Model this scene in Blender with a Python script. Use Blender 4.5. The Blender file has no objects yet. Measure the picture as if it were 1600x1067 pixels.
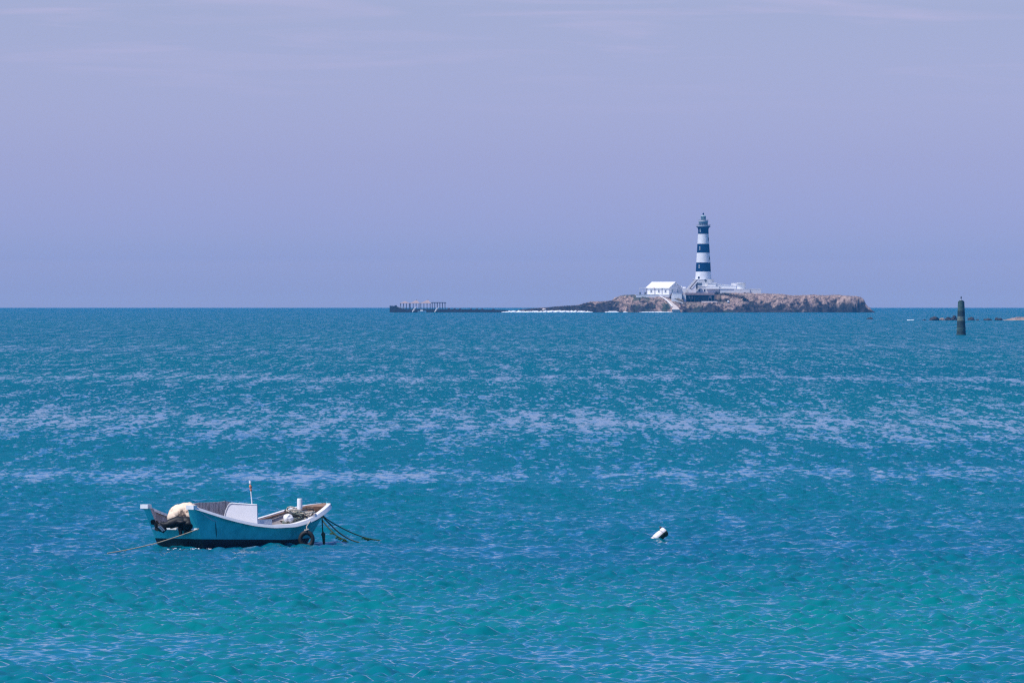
import bpy, math, random
import numpy as np
from mathutils import Vector, Matrix

random.seed(7)
PI = math.pi
sc = bpy.context.scene
col = sc.collection

# ------------------------------------------------------------ camera, world, sun
F = 12800.0            # focal length in pixels of the 1600 px wide frame (about 290 mm)
H = 7.0                # eye height above the water
R_EARTH = 6.371e6
cam_d = bpy.data.cameras.new('camera')
cam_d.sensor_width = 36.0
cam_d.lens = 36.0 * F / 1600.0
cam_d.clip_start = 1.0
cam_d.clip_end = 60000.0
cam = bpy.data.objects.new('camera', cam_d)
col.objects.link(cam)
cam.location = (0, 0, H)
TILT = 71.5 / F
cam.rotation_euler = (PI / 2 - TILT, 0, 0)
sc.camera = cam

SUN_DIR = Vector((-0.44, -0.26, 0.86)).normalized()      # towards the sun
SUN_EL = math.asin(SUN_DIR.z)
SUN_AZ = math.atan2(SUN_DIR.x, SUN_DIR.y)

world = bpy.data.worlds.new('World')
sc.world = world
world.use_nodes = True
wn, wl = world.node_tree.nodes, world.node_tree.links
wn.clear()


def wnode(t, **kw):
    n = wn.new(t)
    for k, v in kw.items():
        setattr(n, k, v)
    return n


w_out = wnode('ShaderNodeOutputWorld')
w_bg = wnode('ShaderNodeBackground')
w_bg.inputs['Strength'].default_value = 0.15
sky = wnode('ShaderNodeTexSky')
sky.sky_type = 'NISHITA'
sky.sun_disc = False
sky.sun_elevation = SUN_EL
sky.sun_rotation = SUN_AZ
sky.altitude = 5
sky.air_density = 1.0
sky.dust_density = 1.6
sky.ozone_density = 2.5
tint = wnode('ShaderNodeMix', data_type='RGBA', blend_type='MULTIPLY')
tint.inputs[0].default_value = 1.0
tr = wnode('ShaderNodeValToRGB')
tr.color_ramp.interpolation = 'LINEAR'
e_ = tr.color_ramp.elements
e_[0].position = 0.0; e_[0].color = (1.36, 1.31, 2.04, 1)
e_[1].position = 0.5 ** 0.5; e_[1].color = (0.26, 0.38, 0.62, 1)
for p_, c_ in ((0.0040, (1.33, 1.22, 1.89)), (0.006, (1.10, 1.08, 1.80)), (0.00875, (0.96, 0.96, 1.71)), (0.0119, (0.86, 0.87, 1.59)),
               (0.0165, (0.77, 0.775, 1.42)), (0.035, (0.59, 0.60, 1.01)), (0.06, (0.72, 0.66, 1.0)), (0.095, (0.50, 0.54, 0.92)), (0.16, (0.11, 0.34, 0.70)), (0.30, (0.08, 0.32, 0.66))):
    q_ = e_.new(p_ ** 0.5); q_.color = (*c_, 1)
tsq = wnode('ShaderNodeMath', operation='POWER', use_clamp=True)
tsq.inputs[1].default_value = 0.5
tsep = wnode('ShaderNodeSeparateXYZ')
ttc = wnode('ShaderNodeTexCoord')
wl.new(ttc.outputs['Generated'], tsep.inputs[0])
tmx = wnode('ShaderNodeMath', operation='MAXIMUM')
tmx.inputs[1].default_value = 0.0
wl.new(tsep.outputs['Z'], tmx.inputs[0])
wl.new(tmx.outputs[0], tsq.inputs[0])
wl.new(tsq.outputs[0], tr.inputs[0])
wl.new(tr.outputs[0], tint.inputs[7])
wl.new(sky.outputs[0], tint.inputs[6])
# thin high cirrus: noise on azimuth and elevation
tc = wnode('ShaderNodeTexCoord')
sep = wnode('ShaderNodeSeparateXYZ')
wl.new(tc.outputs['Generated'], sep.inputs[0])
az = wnode('ShaderNodeMath', operation='ARCTAN2')
wl.new(sep.outputs['X'], az.inputs[0]); wl.new(sep.outputs['Y'], az.inputs[1])
azs = wnode('ShaderNodeMath', operation='MULTIPLY'); azs.inputs[1].default_value = 34
els = wnode('ShaderNodeMath', operation='MULTIPLY'); els.inputs[1].default_value = 420
wl.new(az.outputs[0], azs.inputs[0]); wl.new(sep.outputs['Z'], els.inputs[0])
cmb = wnode('ShaderNodeCombineXYZ')
wl.new(azs.outputs[0], cmb.inputs[0]); wl.new(els.outputs[0], cmb.inputs[1])
cmb.inputs[2].default_value = 7.9
cn = wnode('ShaderNodeTexNoise')
cn.inputs['Scale'].default_value = 1.0
cn.inputs['Detail'].default_value = 5
cn.inputs['Roughness'].default_value = 0.55
cn.inputs['Distortion'].default_value = 0.6
wl.new(cmb.outputs[0], cn.inputs['Vector'])
cr = wnode('ShaderNodeMapRange'); cr.inputs[1].default_value = 0.50; cr.inputs[2].default_value = 0.78
wl.new(cn.outputs[0], cr.inputs[0])
hi = wnode('ShaderNodeMapRange', interpolation_type='SMOOTHSTEP')
hi.inputs[1].default_value = 0.018; hi.inputs[2].default_value = 0.036
wl.new(sep.outputs['Z'], hi.inputs[0])
cm = wnode('ShaderNodeMath', operation='MULTIPLY')
wl.new(cr.outputs[0], cm.inputs[0]); wl.new(hi.outputs[0], cm.inputs[1])
cmm = wnode('ShaderNodeMath', operation='MULTIPLY'); cmm.inputs[1].default_value = 0.22
wl.new(cm.outputs[0], cmm.inputs[0])
cloud = wnode('ShaderNodeMix', data_type='RGBA', blend_type='MIX')
cloud.inputs[7].default_value = (3.9, 3.0, 4.2, 1)
wl.new(cmm.outputs[0], cloud.inputs[0])
wl.new(tint.outputs[2], cloud.inputs[6])
wl.new(cloud.outputs[2], w_bg.inputs['Color'])
wl.new(w_bg.outputs[0], w_out.inputs[0])

sun_d = bpy.data.lights.new('sun', 'SUN')
sun_d.energy = 3.2
sun_d.angle = math.radians(0.5)
sun_d.color = (1.0, 0.93, 0.86)
sun = bpy.data.objects.new('sun', sun_d)
col.objects.link(sun)
sun.rotation_euler = (-SUN_DIR).to_track_quat('-Z', 'Y').to_euler()

sc.view_settings.view_transform = 'Standard'
sc.view_settings.look = 'None'
sc.view_settings.exposure = 0.5
sc.view_settings.gamma = 1.0
sc.render.engine = 'CYCLES'
sc.cycles.use_denoising = False
sc.cycles.volume_bounces = 0
sc.cycles.max_bounces = 6
sc.cycles.filter_width = 1.25

# ------------------------------------------------------------ helpers


def zsea(d):
    return -d * d / (2 * R_EARTH)


def P(px, py, d):
    """photo pixel and distance in metres -> point in the world"""
    return Vector(((px - 800) / F * d, d, H - (py - 462) / F * d))


def mat(name, color, rough=0.7, metal=0.0, var=0.15, scale=3.0, bump=0.0, spec=0.5, color2=None, stretch=(1, 1, 1)):
    m = bpy.data.materials.new(name)
    m.use_nodes = True
    nt = m.node_tree
    b = nt.nodes['Principled BSDF']
    b.inputs['Roughness'].default_value = rough
    b.inputs['Metallic'].default_value = metal
    b.inputs['Specular IOR Level'].default_value = spec
    tcn = nt.nodes.new('ShaderNodeTexCoord')
    mp = nt.nodes.new('ShaderNodeMapping')
    mp.inputs['Scale'].default_value = stretch
    nt.links.new(tcn.outputs['Object'], mp.inputs[0])
    n = nt.nodes.new('ShaderNodeTexNoise')
    n.inputs['Scale'].default_value = scale
    n.inputs['Detail'].default_value = 6
    n.inputs['Roughness'].default_value = 0.6
    nt.links.new(mp.outputs[0], n.inputs['Vector'])
    r = nt.nodes.new('ShaderNodeValToRGB')
    r.color_ramp.elements[0].position = 0.3
    r.color_ramp.elements[1].position = 0.7
    c2 = color2 or tuple(c * (1 - var) for c in color)
    c1 = color if color2 else tuple(min(1, c * (1 + var * 0.6)) for c in color)
    r.color_ramp.elements[0].color = (*c2, 1)
    r.color_ramp.elements[1].color = (*c1, 1)
    nt.links.new(n.outputs[0], r.inputs[0])
    nt.links.new(r.outputs[0], b.inputs['Base Color'])
    if bump:
        bp = nt.nodes.new('ShaderNodeBump')
        bp.inputs['Strength'].default_value = 1.0
        bp.inputs['Distance'].default_value = bump
        nt.links.new(n.outputs[0], bp.inputs['Height'])
        nt.links.new(bp.outputs[0], b.inputs['Normal'])
    return m


class MB:
    def __init__(s):
        s.v, s.f, s.mi, s.sm = [], [], [], []

    def add(s, vs, fs, mi=0, smooth=False):
        o = len(s.v)
        s.v += [tuple(v) for v in vs]
        for f in fs:
            s.f.append(tuple(i + o for i in f)); s.mi.append(mi); s.sm.append(smooth)
        return s

    def box(s, c, size, rz=0.0, mi=0, taper=1.0):
        cx, cy, cz = c
        hx, hy, hz = size[0] / 2, size[1] / 2, size[2] / 2
        ca, sa = math.cos(rz), math.sin(rz)
        vs = []
        for z, t in ((-hz, 1), (hz, taper)):
            for x, y in ((-hx, -hy), (hx, -hy), (hx, hy), (-hx, hy)):
                x *= t; y *= t
                vs.append((cx + x * ca - y * sa, cy + x * sa + y * ca, cz + z))
        return s.add(vs, [(3, 2, 1, 0), (4, 5, 6, 7), (0, 1, 5, 4), (1, 2, 6, 5), (2, 3, 7, 6), (3, 0, 4, 7)], mi)

    def tube(s, pts, r, n=8, mi=0, cap=True, smooth=True):
        pts = [Vector(p) for p in pts]
        rs = r if isinstance(r, (list, tuple)) else [r] * len(pts)
        vs, fs = [], []
        prev = None
        for i, p in enumerate(pts):
            a = pts[max(i - 1, 0)]; b = pts[min(i + 1, len(pts) - 1)]
            t = (b - a).normalized()
            if prev is None:
                u = t.cross(Vector((0, 0, 1)))
                if u.length < 0.05:
                    u = t.cross(Vector((1, 0, 0)))
                u.normalize()
            else:
                u = (prev - t * prev.dot(t)).normalized()
            prev = u
            w = t.cross(u)
            for k in range(n):
                q = 2 * PI * k / n
                vs.append(p + (u * math.cos(q) + w * math.sin(q)) * rs[i])
        for i in range(len(pts) - 1):
            for k in range(n):
                a = i * n + k; b = i * n + (k + 1) % n
                fs.append((a, b, b + n, a + n))
        s.add(vs, fs, mi, smooth)
        if cap:
            s.add(vs[:n], [tuple(range(n - 1, -1, -1))], mi)
            s.add(vs[-n:], [tuple(range(n))], mi)
        return s

    def lathe(s, prof, n=32, c=(0, 0, 0), mi=0, smooth=True, mfun=None):
        vs, fs, ms = [], [], []
        for r, z in prof:
            for k in range(n):
                q = 2 * PI * k / n
                vs.append((c[0] + r * math.cos(q), c[1] + r * math.sin(q), c[2] + z))
        for i in range(len(prof) - 1):
            m_ = mfun(0.5 * (prof[i][1] + prof[i + 1][1])) if mfun else mi
            o = len(s.v)
            fsr = []
            for k in range(n):
                a = i * n + k; b = i * n + (k + 1) % n
                fsr.append((a, b, b + n, a + n))
            ms.append((fsr, m_))
        o = len(s.v)
        s.v += vs
        for fsr, m_ in ms:
            for f in fsr:
                s.f.append(tuple(j + o for j in f)); s.mi.append(m_); s.sm.append(smooth)
        return s

    def build(s, name, mats, parent=None):
        me = bpy.data.meshes.new(name)
        me.from_pydata(s.v, [], s.f)
        if not isinstance(mats, (list, tuple)):
            mats = [mats]
        for m in mats:
            me.materials.append(m)
        me.polygons.foreach_set('material_index', s.mi)
        me.polygons.foreach_set('use_smooth', s.sm)
        me.update()
        o = bpy.data.objects.new(name, me)
        col.objects.link(o)
        if parent:
            o.parent = parent
        return o


def tag(o, label=None, cat=None, group=None, kind=None):
    if label: o['label'] = label
    if cat: o['category'] = cat
    if group: o['group'] = group
    if kind: o['kind'] = kind
    return o


def thing(name, label, cat, loc=(0, 0, 0), rz=0.0, group=None):
    o = bpy.data.objects.new(name, None)
    o.empty_display_size = 0.3
    col.objects.link(o)
    o.location = loc
    o.rotation_euler = (0, 0, rz)
    return tag(o, label, cat, group)


def copy_tree(o, parent=None):
    c = o.copy(); col.objects.link(c); c.parent = parent
    for ch in list(o.children):
        copy_tree(ch, c)
    return c


# numpy value noise
def _hash(ix, iy, seed):
    h = (ix.astype(np.int64) * 374761393 + iy.astype(np.int64) * 668265263 + seed * 974634777) & 0xFFFFFFFF
    h = ((h ^ (h >> 13)) * 1274126177) & 0xFFFFFFFF
    return ((h ^ (h >> 16)) & 0xFFFF).astype(np.float32) / 65535.0


def vnoise(x, y, seed=0):
    x = np.asarray(x, dtype=np.float64); y = np.asarray(y, dtype=np.float64)
    ix, iy = np.floor(x), np.floor(y)
    fx, fy = (x - ix), (y - iy)
    fx = fx * fx * (3 - 2 * fx); fy = fy * fy * (3 - 2 * fy)
    a = _hash(ix, iy, seed); b = _hash(ix + 1, iy, seed)
    c = _hash(ix, iy + 1, seed); d = _hash(ix + 1, iy + 1, seed)
    return (a * (1 - fx) + b * fx) * (1 - fy) + (c * (1 - fx) + d * fx) * fy


def fbm(x, y, seed=0, oct=5, gain=0.5):
    s = 0; a = 1.0; t = 0
    for k in range(oct):
        s = s + a * vnoise(x * 2 ** k + 17.3 * k, y * 2 ** k - 9.1 * k, seed + k)
        t += a; a *= gain
    return s / t


def grid_mesh(name, X, Y, Z, mats, attrs=None, smooth=True, quads_mask=None):
    nr, nc = X.shape
    co = np.stack([X, Y, Z], -1).reshape(-1, 3).astype(np.float32)
    idx = np.arange(nr * nc).reshape(nr, nc)
    q = np.stack([idx[:-1, :-1], idx[:-1, 1:], idx[1:, 1:], idx[1:, :-1]], -1).reshape(-1, 4)
    me = bpy.data.meshes.new(name)
    me.vertices.add(len(co)); me.vertices.foreach_set('co', co.ravel())
    me.loops.add(len(q) * 4); me.loops.foreach_set('vertex_index', q.ravel().astype(np.int32))
    me.polygons.add(len(q)); me.polygons.foreach_set('loop_start', np.arange(0, len(q) * 4, 4, dtype=np.int32))
    me.polygons.foreach_set('use_smooth', np.full(len(q), smooth))
    me.update(calc_edges=True)
    for m in mats:
        me.materials.append(m)
    for k, v in (attrs or {}).items():
        at = me.attributes.new(k, 'FLOAT', 'POINT')
        at.data.foreach_set('value', v.ravel().astype(np.float32))
    o = bpy.data.objects.new(name, me)
    col.objects.link(o)
    return o


# ------------------------------------------------------------ the sea
def water_material():
    m = bpy.data.materials.new('sea_water')
    m.use_nodes = True
    nt = m.node_tree; N = nt.nodes; L = nt.links
    b = N['Principled BSDF']
    b.inputs['IOR'].default_value = 1.333
    b.inputs['Specular IOR Level'].default_value = 0.4
    geo = N.new('ShaderNodeNewGeometry')
    lod = N.new('ShaderNodeAttribute'); lod.attribute_name = 'lod'
    calm = N.new('ShaderNodeAttribute'); calm.attribute_name = 'calm'
    shoal = N.new('ShaderNodeAttribute'); shoal.attribute_name = 'shoal'
    # colour of the water body: deep blue to turquoise over pale sand
    r = N.new('ShaderNodeValToRGB')
    e = r.color_ramp.elements
    e[0].position = 0.0; e[0].color = (0.0, 0.110, 0.174, 1)
    e[1].position = 1.0; e[1].color = (0.0, 0.170, 0.180, 1)
    L.new(shoal.outputs['Fac'], r.inputs[0])
    L.new(r.outputs[0], b.inputs['Base Color'])
    # wavelets
    mp = N.new('ShaderNodeMapping'); mp.inputs['Scale'].default_value = (0.8, 1.0, 1.0); mp.inputs['Rotation'].default_value = (0, 0, 0.25)
    L.new(geo.outputs['Position'], mp.inputs[0])
    n1 = N.new('ShaderNodeTexNoise'); n1.inputs['Scale'].default_value = 3.2; n1.inputs['Detail'].default_value = 4; n1.inputs['Roughness'].default_value = 0.55; n1.inputs['Distortion'].default_value = 0.3
    L.new(mp.outputs[0], n1.inputs['Vector'])
    # long lines of rougher and smoother water, for the far sea
    acc = None
    for k_, (fx, fy, am) in enumerate(((4.6, 1.30, 0.27), (2.8, 0.42, 0.27), (1.5, 0.13, 0.24), (0.80, 0.042, 0.20), (0.40, 0.013, 0.15))):
        mp2 = N.new('ShaderNodeMapping'); mp2.inputs['Scale'].default_value = (fx, fy, 0.0)
        mp2.inputs['Location'].default_value = (13.7 * k_, 5.1 * k_, 0.0)
        L.new(geo.outputs['Position'], mp2.inputs[0])
        n2 = N.new('ShaderNodeTexNoise'); n2.noise_dimensions = '2D'
        n2.inputs['Scale'].default_value = 1.0; n2.inputs['Detail'].default_value = 1.5; n2.inputs['Roughness'].default_value = 0.5
        L.new(mp2.outputs[0], n2.inputs['Vector'])
        ma = N.new('ShaderNodeMath'); ma.operation = 'MULTIPLY_ADD'; ma.inputs[1].default_value = am
        L.new(n2.outputs[0], ma.inputs[0])
        if acc is not None:
            L.new(acc.outputs[0], ma.inputs[2])
        else:
            ma.inputs[2].default_value = 0.0
        acc = ma
    # calm water (attribute well under 1) makes more of it smooth
    sft = N.new('ShaderNodeMath'); sft.operation = 'MULTIPLY_ADD'; sft.inputs[1].default_value = -0.15
    L.new(calm.outputs['Fac'], sft.inputs[0]); L.new(acc.outputs[0], sft.inputs[2])
    mr = N.new('ShaderNodeMapRange'); mr.interpolation_type = 'SMOOTHSTEP'
    mr.inputs[1].default_value = 0.438; mr.inputs[2].default_value = 0.50; mr.inputs[3].default_value = 1.0; mr.inputs[4].default_value = 0.10
    L.new(sft.outputs[0], mr.inputs[0])
    # strength = base + lod * streak, weakened where calm
    ml = N.new('ShaderNodeMath'); ml.operation = 'MULTIPLY'
    L.new(lod.outputs['Fac'], ml.inputs[0]); L.new(mr.outputs[0], ml.inputs[1])
    ml2 = N.new('ShaderNodeMath'); ml2.operation = 'MULTIPLY_ADD'; ml2.inputs[1].default_value = 0.25; ml2.inputs[2].default_value = 0.022
    L.new(ml.outputs[0], ml2.inputs[0])
    cl = N.new('ShaderNodeMath'); cl.operation = 'MULTIPLY'
    L.new(ml2.outputs[0], cl.inputs[0]); L.new(calm.outputs['Fac'], cl.inputs[1])
    bp = N.new('ShaderNodeBump'); bp.inputs['Strength'].default_value = 1.0
    L.new(cl.outputs[0], bp.inputs['Distance']); L.new(n1.outputs[0], bp.inputs['Height'])
    L.new(bp.outputs[0], b.inputs['Normal'])
    rr = N.new('ShaderNodeMapRange'); rr.inputs[3].default_value = 0.035; rr.inputs[4].default_value = 0.55
    L.new(ml.outputs[0], rr.inputs[0])
    sl = N.new('ShaderNodeMapRange'); sl.inputs[3].default_value = 0.48; sl.inputs[4].default_value = 0.10
    L.new(ml.outputs[0], sl.inputs[0]); L.new(sl.outputs[0], b.inputs['Specular IOR Level']); L.new(rr.outputs[0], b.inputs['Roughness'])
    return m


def wave_field(X, Y, dr, fine, broad):
    """sum of short wind waves; dr = grid spacing in depth, for leaving out waves too short for the mesh"""
    rng = np.random.default_rng(11)
    Z = np.zeros(X.shape, np.float32)
    kept = np.zeros(X.shape[0], np.float64); tot = 0.0
    nw = 110
    for i in range(nw):
        lam = 0.30 * (16.0 / 0.30) ** ((i + rng.random()) / nw)
        th = math.radians(-78) + rng.normal(0, 0.75)        # running direction
        slope = 0.074 * (lam / 0.8) ** (-1.0 if lam > 0.8 else -0.12)
        k = 2 * PI / lam
        amp = slope / k
        kx, ky = k * math.cos(th), k * math.sin(th)
        att = np.clip((lam / (dr * max(abs(math.sin(th)), 0.15)) - 2.2) / 2.0, 0, 1)
        kept += slope ** 2 * att ** 2; tot += slope ** 2
        rows = np.nonzero(att > 0)[0]
        if len(rows) == 0:
            continue
        n = rows[-1] + 1
        wob = 0.0
        ph = (kx * X[:n] + ky * Y[:n] + rng.random() * 2 * PI).astype(np.float32)
        # sharpened crests
        Z[:n] += (amp * att[:n, None]).astype(np.float32) * (fine[:n] if lam < 1.6 else broad[:n]) * (np.sin(ph) + 0.22 * np.sin(2 * ph + PI / 2))
    return Z, 1 - kept / tot


def build_sea():
    HALF = math.radians(5.6)
    NC = 860
    rs = [118.0]
    while rs[-1] < 9850:
        r_ = rs[-1]
        rs.append(r_ + max(0.11, r_ * r_ / 57344.0 * 0.18))
    rs = np.array(rs)
    dr = np.gradient(rs)
    a = np.linspace(-HALF, HALF, NC)
    X = rs[:, None] * np.sin(a)[None]; Y = rs[:, None] * np.cos(a)[None]
    # bands of smoother water (gusts leave rougher lanes between them)
    wob = (fbm(X / 14.0, Y / 60.0, 5, 4) - 0.5) * 2
    def band(c, w, s):
        q = (Y * (1 + 0.05 * wob) - c) / w
        return s * np.exp(-q * q * 1.2)
    calm = band(452, 66, 0.42) + band(320, 17, 0.46) + band(700, 30, 0.34) + band(1120, 70, 0.14) + band(224, 5, 0.25) + band(161, 7, 0.4) + band(258, 6, 0.15)
    patch = fbm(X / 9.0 + 3, Y / 22.0, 21, 4)
    calm = 1.0 - np.clip(calm * (0.8 + 0.45 * patch), 0, 0.75)
    broad = (calm * (0.42 + 0.55 * fbm(X / 9.0, Y / 25.0, 37, 3))).astype(np.float32)
    calm_m = calm * (0.85 + 0.3 * fbm(X / 4.0, Y / 14.0, 131, 4))
    calm = calm * np.clip(0.20 + 1.75 * fbm(X / 1.8, Y / 7.0, 31, 4), .15, 1.7)
    Z, lost = wave_field(X, Y, dr, calm.astype(np.float32), broad)
    Z = Z - (rs[:, None] ** 2) / (2 * R_EARTH)
    shoal = 0.15 + 0.62 * np.exp(-((Y - 184 + 24 * wob) / 24) ** 2) * (0.5 + 1.0 * fbm(X / 8.0, Y / 40.0, 301, 4)) + 0.25 * np.exp(-((Y - 150) / 26) ** 2)
    shoal += 0.15 * np.exp(-((Y - 290) / 40) ** 2) - 0.08 * np.clip((Y - 500) / 2000, 0, 1)
    shoal += 0.30 * (fbm(X / 30.0, Y / 90.0, 77, 3) - 0.5) + 0.5 * (fbm(X / 6.0, Y / 16.0, 79, 5) - 0.5) * np.clip((330 - Y) / 150, 0, 1)
    lod = np.repeat(lost[:, None], NC, 1)
    m = water_material()
    o = grid_mesh('sea', X, Y, Z, [m], {'lod': lod, 'calm': calm_m, 'shoal': np.clip(shoal, 0, 1)})
    # the rest of the sea round the camera, meeting the fine sector edge to edge
    me = o.data
    import bmesh
    r2 = np.concatenate([[2.0, 8, 20, 45, 80], rs[::40], rs[-1:]])
    a2 = np.linspace(HALF, 2 * PI - HALF, 120)
    X2 = r2[:, None] * np.sin(a2)[None]; Y2 = r2[:, None] * np.cos(a2)[None]
    Z2 = -(r2[:, None] ** 2) / (2 * R_EARTH) + 0 * X2 - 0.01
    r3 = np.array([2.0, 20, 50, 80, 100, 119]); a3 = np.linspace(-HALF, HALF, 12)
    X3 = r3[:, None] * np.sin(a3)[None]; Y3 = r3[:, None] * np.cos(a3)[None]
    Z3 = -(r3[:, None] ** 2) / (2 * R_EARTH) + 0 * X3 - 0.01
    t = [o]
    for Xk, Yk, Zk in ((X2, Y2, Z2), (X3, Y3, Z3)):
        t.append(grid_mesh('sea_part', Xk[:, ::-1] if Xk is X2 and False else Xk, Yk, Zk, [m],
                           {'lod': np.ones_like(Xk), 'calm': np.ones_like(Xk), 'shoal': np.full_like(Xk, 0.3)}))
    # join into one sheet
    bm = bmesh.new()
    base_layers = None
    for q in t[1:]:
        bm.from_mesh(q.data)
    me2 = bpy.data.meshes.new('sea_outer'); bm.to_mesh(me2); bm.free()
    co1 = np.empty(len(me.vertices) * 3, np.float32); me.vertices.foreach_get('co', co1)
    co2 = np.empty(len(me2.vertices) * 3, np.float32); me2.vertices.foreach_get('co', co2)
    l1 = np.empty(len(me.loops), np.int32); me.loops.foreach_get('vertex_index', l1)
    l2 = np.empty(len(me2.loops), np.int32); me2.loops.foreach_get('vertex_index', l2)
    n1v = len(me.vertices); n2v = len(me2.vertices)
    mj = bpy.data.meshes.new('sea')
    mj.vertices.add(n1v + n2v); mj.vertices.foreach_set('co', np.concatenate([co1, co2]))
    lv = np.concatenate([l1, l2 + n1v])
    mj.loops.add(len(lv)); mj.loops.foreach_set('vertex_index', lv)
    npoly = len(lv) // 4
    mj.polygons.add(npoly); mj.polygons.foreach_set('loop_start', np.arange(0, len(lv), 4, dtype=np.int32))
    mj.polygons.foreach_set('use_smooth', np.full(npoly, True))
    mj.update(calc_edges=True)
    mj.materials.append(m)
    for nm, v1, v2 in (('lod', lod, 1.0), ('calm', calm_m, 0.9), ('shoal', np.clip(shoal, 0, 1), 0.3)):
        at = mj.attributes.new(nm, 'FLOAT', 'POINT')
        at.data.foreach_set('value', np.concatenate([v1.ravel(), np.full(n2v, v2)]).astype(np.float32))
    for q in t:
        bpy.data.objects.remove(q)
    for q in (me, me2):
        bpy.data.meshes.remove(q)
    o = bpy.data.objects.new('water', mj)
    col.objects.link(o)
    tag(o, 'rippled blue green sea reaching to the horizon', None, None, 'structure')
    return o


build_sea()
# ------------------------------------------------------------ materials
M = {}
M['hull'] = mat('teal_hull_paint', (0.055, 0.64, 0.66), 0.42, var=0.30, scale=2.6, bump=0.004, color2=(0.016, 0.40, 0.43))
M['bottom'] = mat('dark_bottom_paint', (0.006, 0.018, 0.028), 0.6, var=0.4, scale=5)
M['white'] = mat('chalky_white_paint', (0.80, 0.80, 0.80), 0.5, var=0.10, scale=6, bump=0.002)
M['inner'] = mat('stained_inner_paint', (0.50, 0.47, 0.47), 0.7, scale=3, color2=(0.26, 0.22, 0.20), bump=0.004)
M['board'] = mat('white_board', (0.66, 0.66, 0.70), 0.55, var=0.05, scale=3)
M['grey_board'] = mat('weathered_grey_board', (0.60, 0.54, 0.52), 0.9, scale=4, color2=(0.22, 0.19, 0.18), stretch=(3, 3, 0.6), bump=0.006)
M['wood'] = mat('stained_wood', (0.28, 0.17, 0.11), 0.8, var=0.4, scale=8)
M['rubber'] = mat('black_rubber', (0.012, 0.014, 0.018), 0.7, var=0.3, scale=12, bump=0.003)
M['engine'] = mat('black_engine_paint', (0.004, 0.008, 0.012), 0.55, spec=0.3, var=0.3, scale=6)
M['alloy'] = mat('grey_alloy', (0.34, 0.38, 0.42), 0.4, metal=0.6, var=0.2, scale=9)
M['canvas'] = mat('tan_canvas', (0.84, 0.66, 0.49), 0.9, scale=3.2, color2=(0.44, 0.31, 0.22), bump=0.03)
_n = M['canvas'].node_tree.nodes; _r = [n for n in _n if n.type == 'VALTORGB'][0]
_r.color_ramp.elements[0].position = 0.40; _r.color_ramp.elements[1].position = 0.49
_e = _r.color_ramp.elements.new(0.44); _e.color = (0.62, 0.45, 0.32, 1)
_r.color_ramp.elements[0].color = (0.10, 0.075, 0.06, 1)
M['drum_pale'] = mat('pale_scuff', (0.35, 0.55, 0.66), 0.7, var=0.3, scale=20)
M['stain'] = mat('dark_stain', (0.10, 0.08, 0.07), 0.9, var=0.3, scale=9)
M['rope_tan'] = mat('tan_rope', (0.50, 0.40, 0.27), 0.9, var=0.3, scale=30)
M['rope_dark'] = mat('dark_wet_rope', (0.05, 0.09, 0.06), 0.8, var=0.4, scale=20)
M['rope_white'] = mat('white_rope', (0.62, 0.58, 0.50), 0.9, scale=20, color2=(0.30, 0.25, 0.20))
M['net'] = mat('tangled_net', (0.36, 0.33, 0.24), 0.9, scale=14, color2=(0.05, 0.12, 0.12))
M['weed'] = mat('green_weed', (0.06, 0.16, 0.04), 0.9, scale=10, color2=(0.02, 0.06, 0.03), bump=0.01)
M['red'] = mat('faded_red_cloth', (0.70, 0.26, 0.16), 0.9, var=0.3, scale=20)
M['foam'] = mat('sea_foam', (0.85, 0.87, 0.88), 0.9, var=0.1, scale=2)
M['buoy'] = mat('white_buoy_plastic', (0.80, 0.74, 0.72), 0.5, var=0.15, scale=8)
M['algae'] = mat('dark_algae', (0.012, 0.05, 0.035), 0.8, var=0.6, scale=12, bump=0.01)
M['lime'] = mat('limewashed_wall', (0.78, 0.78, 0.78), 0.8, var=0.12, scale=0.5, bump=0.02)
M['roof_white'] = mat('white_roof', (0.86, 0.84, 0.82), 0.6, var=0.05, scale=0.6)
M['black'] = mat('hazed_black_tower_paint', (0.001, 0.022, 0.080), 0.85, spec=0.1, var=0.2, scale=0.5)  # black bands, with the blue of distant haze put into the colour
M['glass'] = mat('dark_window_glass', (0.02, 0.03, 0.045), 0.15, var=0.2, scale=1)
M['winframe'] = mat('window_frame_paint', (0.5, 0.5, 0.52), 0.6, var=0.1, scale=2)
M['lantern'] = mat('lantern_glass', (0.05, 0.16, 0.20), 0.12, var=0.2, scale=1)
M['drum'] = mat('pale_green_drum', (0.26, 0.38, 0.40), 0.6, var=0.15, scale=0.7)
M['stepstone'] = mat('brown_steps', (0.20, 0.14, 0.12), 0.9, var=0.2, scale=1)
M['pink_slab'] = mat('pinkish_slab', (0.36, 0.26, 0.24), 0.9, var=0.3, scale=0.7, bump=0.03)
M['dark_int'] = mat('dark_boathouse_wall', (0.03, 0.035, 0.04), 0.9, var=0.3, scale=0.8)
M['path'] = mat('pale_path', (0.60, 0.52, 0.47), 0.9, var=0.12, scale=0.7)
M['concrete'] = mat('dark_wet_concrete', (0.040, 0.048, 0.052), 0.9, var=0.4, scale=0.5, bump=0.05)
M['post'] = mat('dark_post_paint', (0.05, 0.055, 0.06), 0.8, var=0.2, scale=1)
M['tent'] = mat('pinkish_tile_roof', (0.40, 0.30, 0.28), 0.8, var=0.2, scale=1.5)
M['beacon'] = mat('weathered_beacon', (0.07, 0.13, 0.11), 0.9, scale=1.2, color2=(0.015, 0.045, 0.045), bump=0.03)
M['beacon_light'] = mat('worn_pale_band', (0.22, 0.25, 0.19), 0.9, scale=1.6, color2=(0.06, 0.085, 0.065), bump=0.03)
M['beacon_dark'] = mat('black_beacon_paint', (0.006, 0.020, 0.024), 0.9, scale=1.5, color2=(0.03, 0.065, 0.065), bump=0.03)
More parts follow.
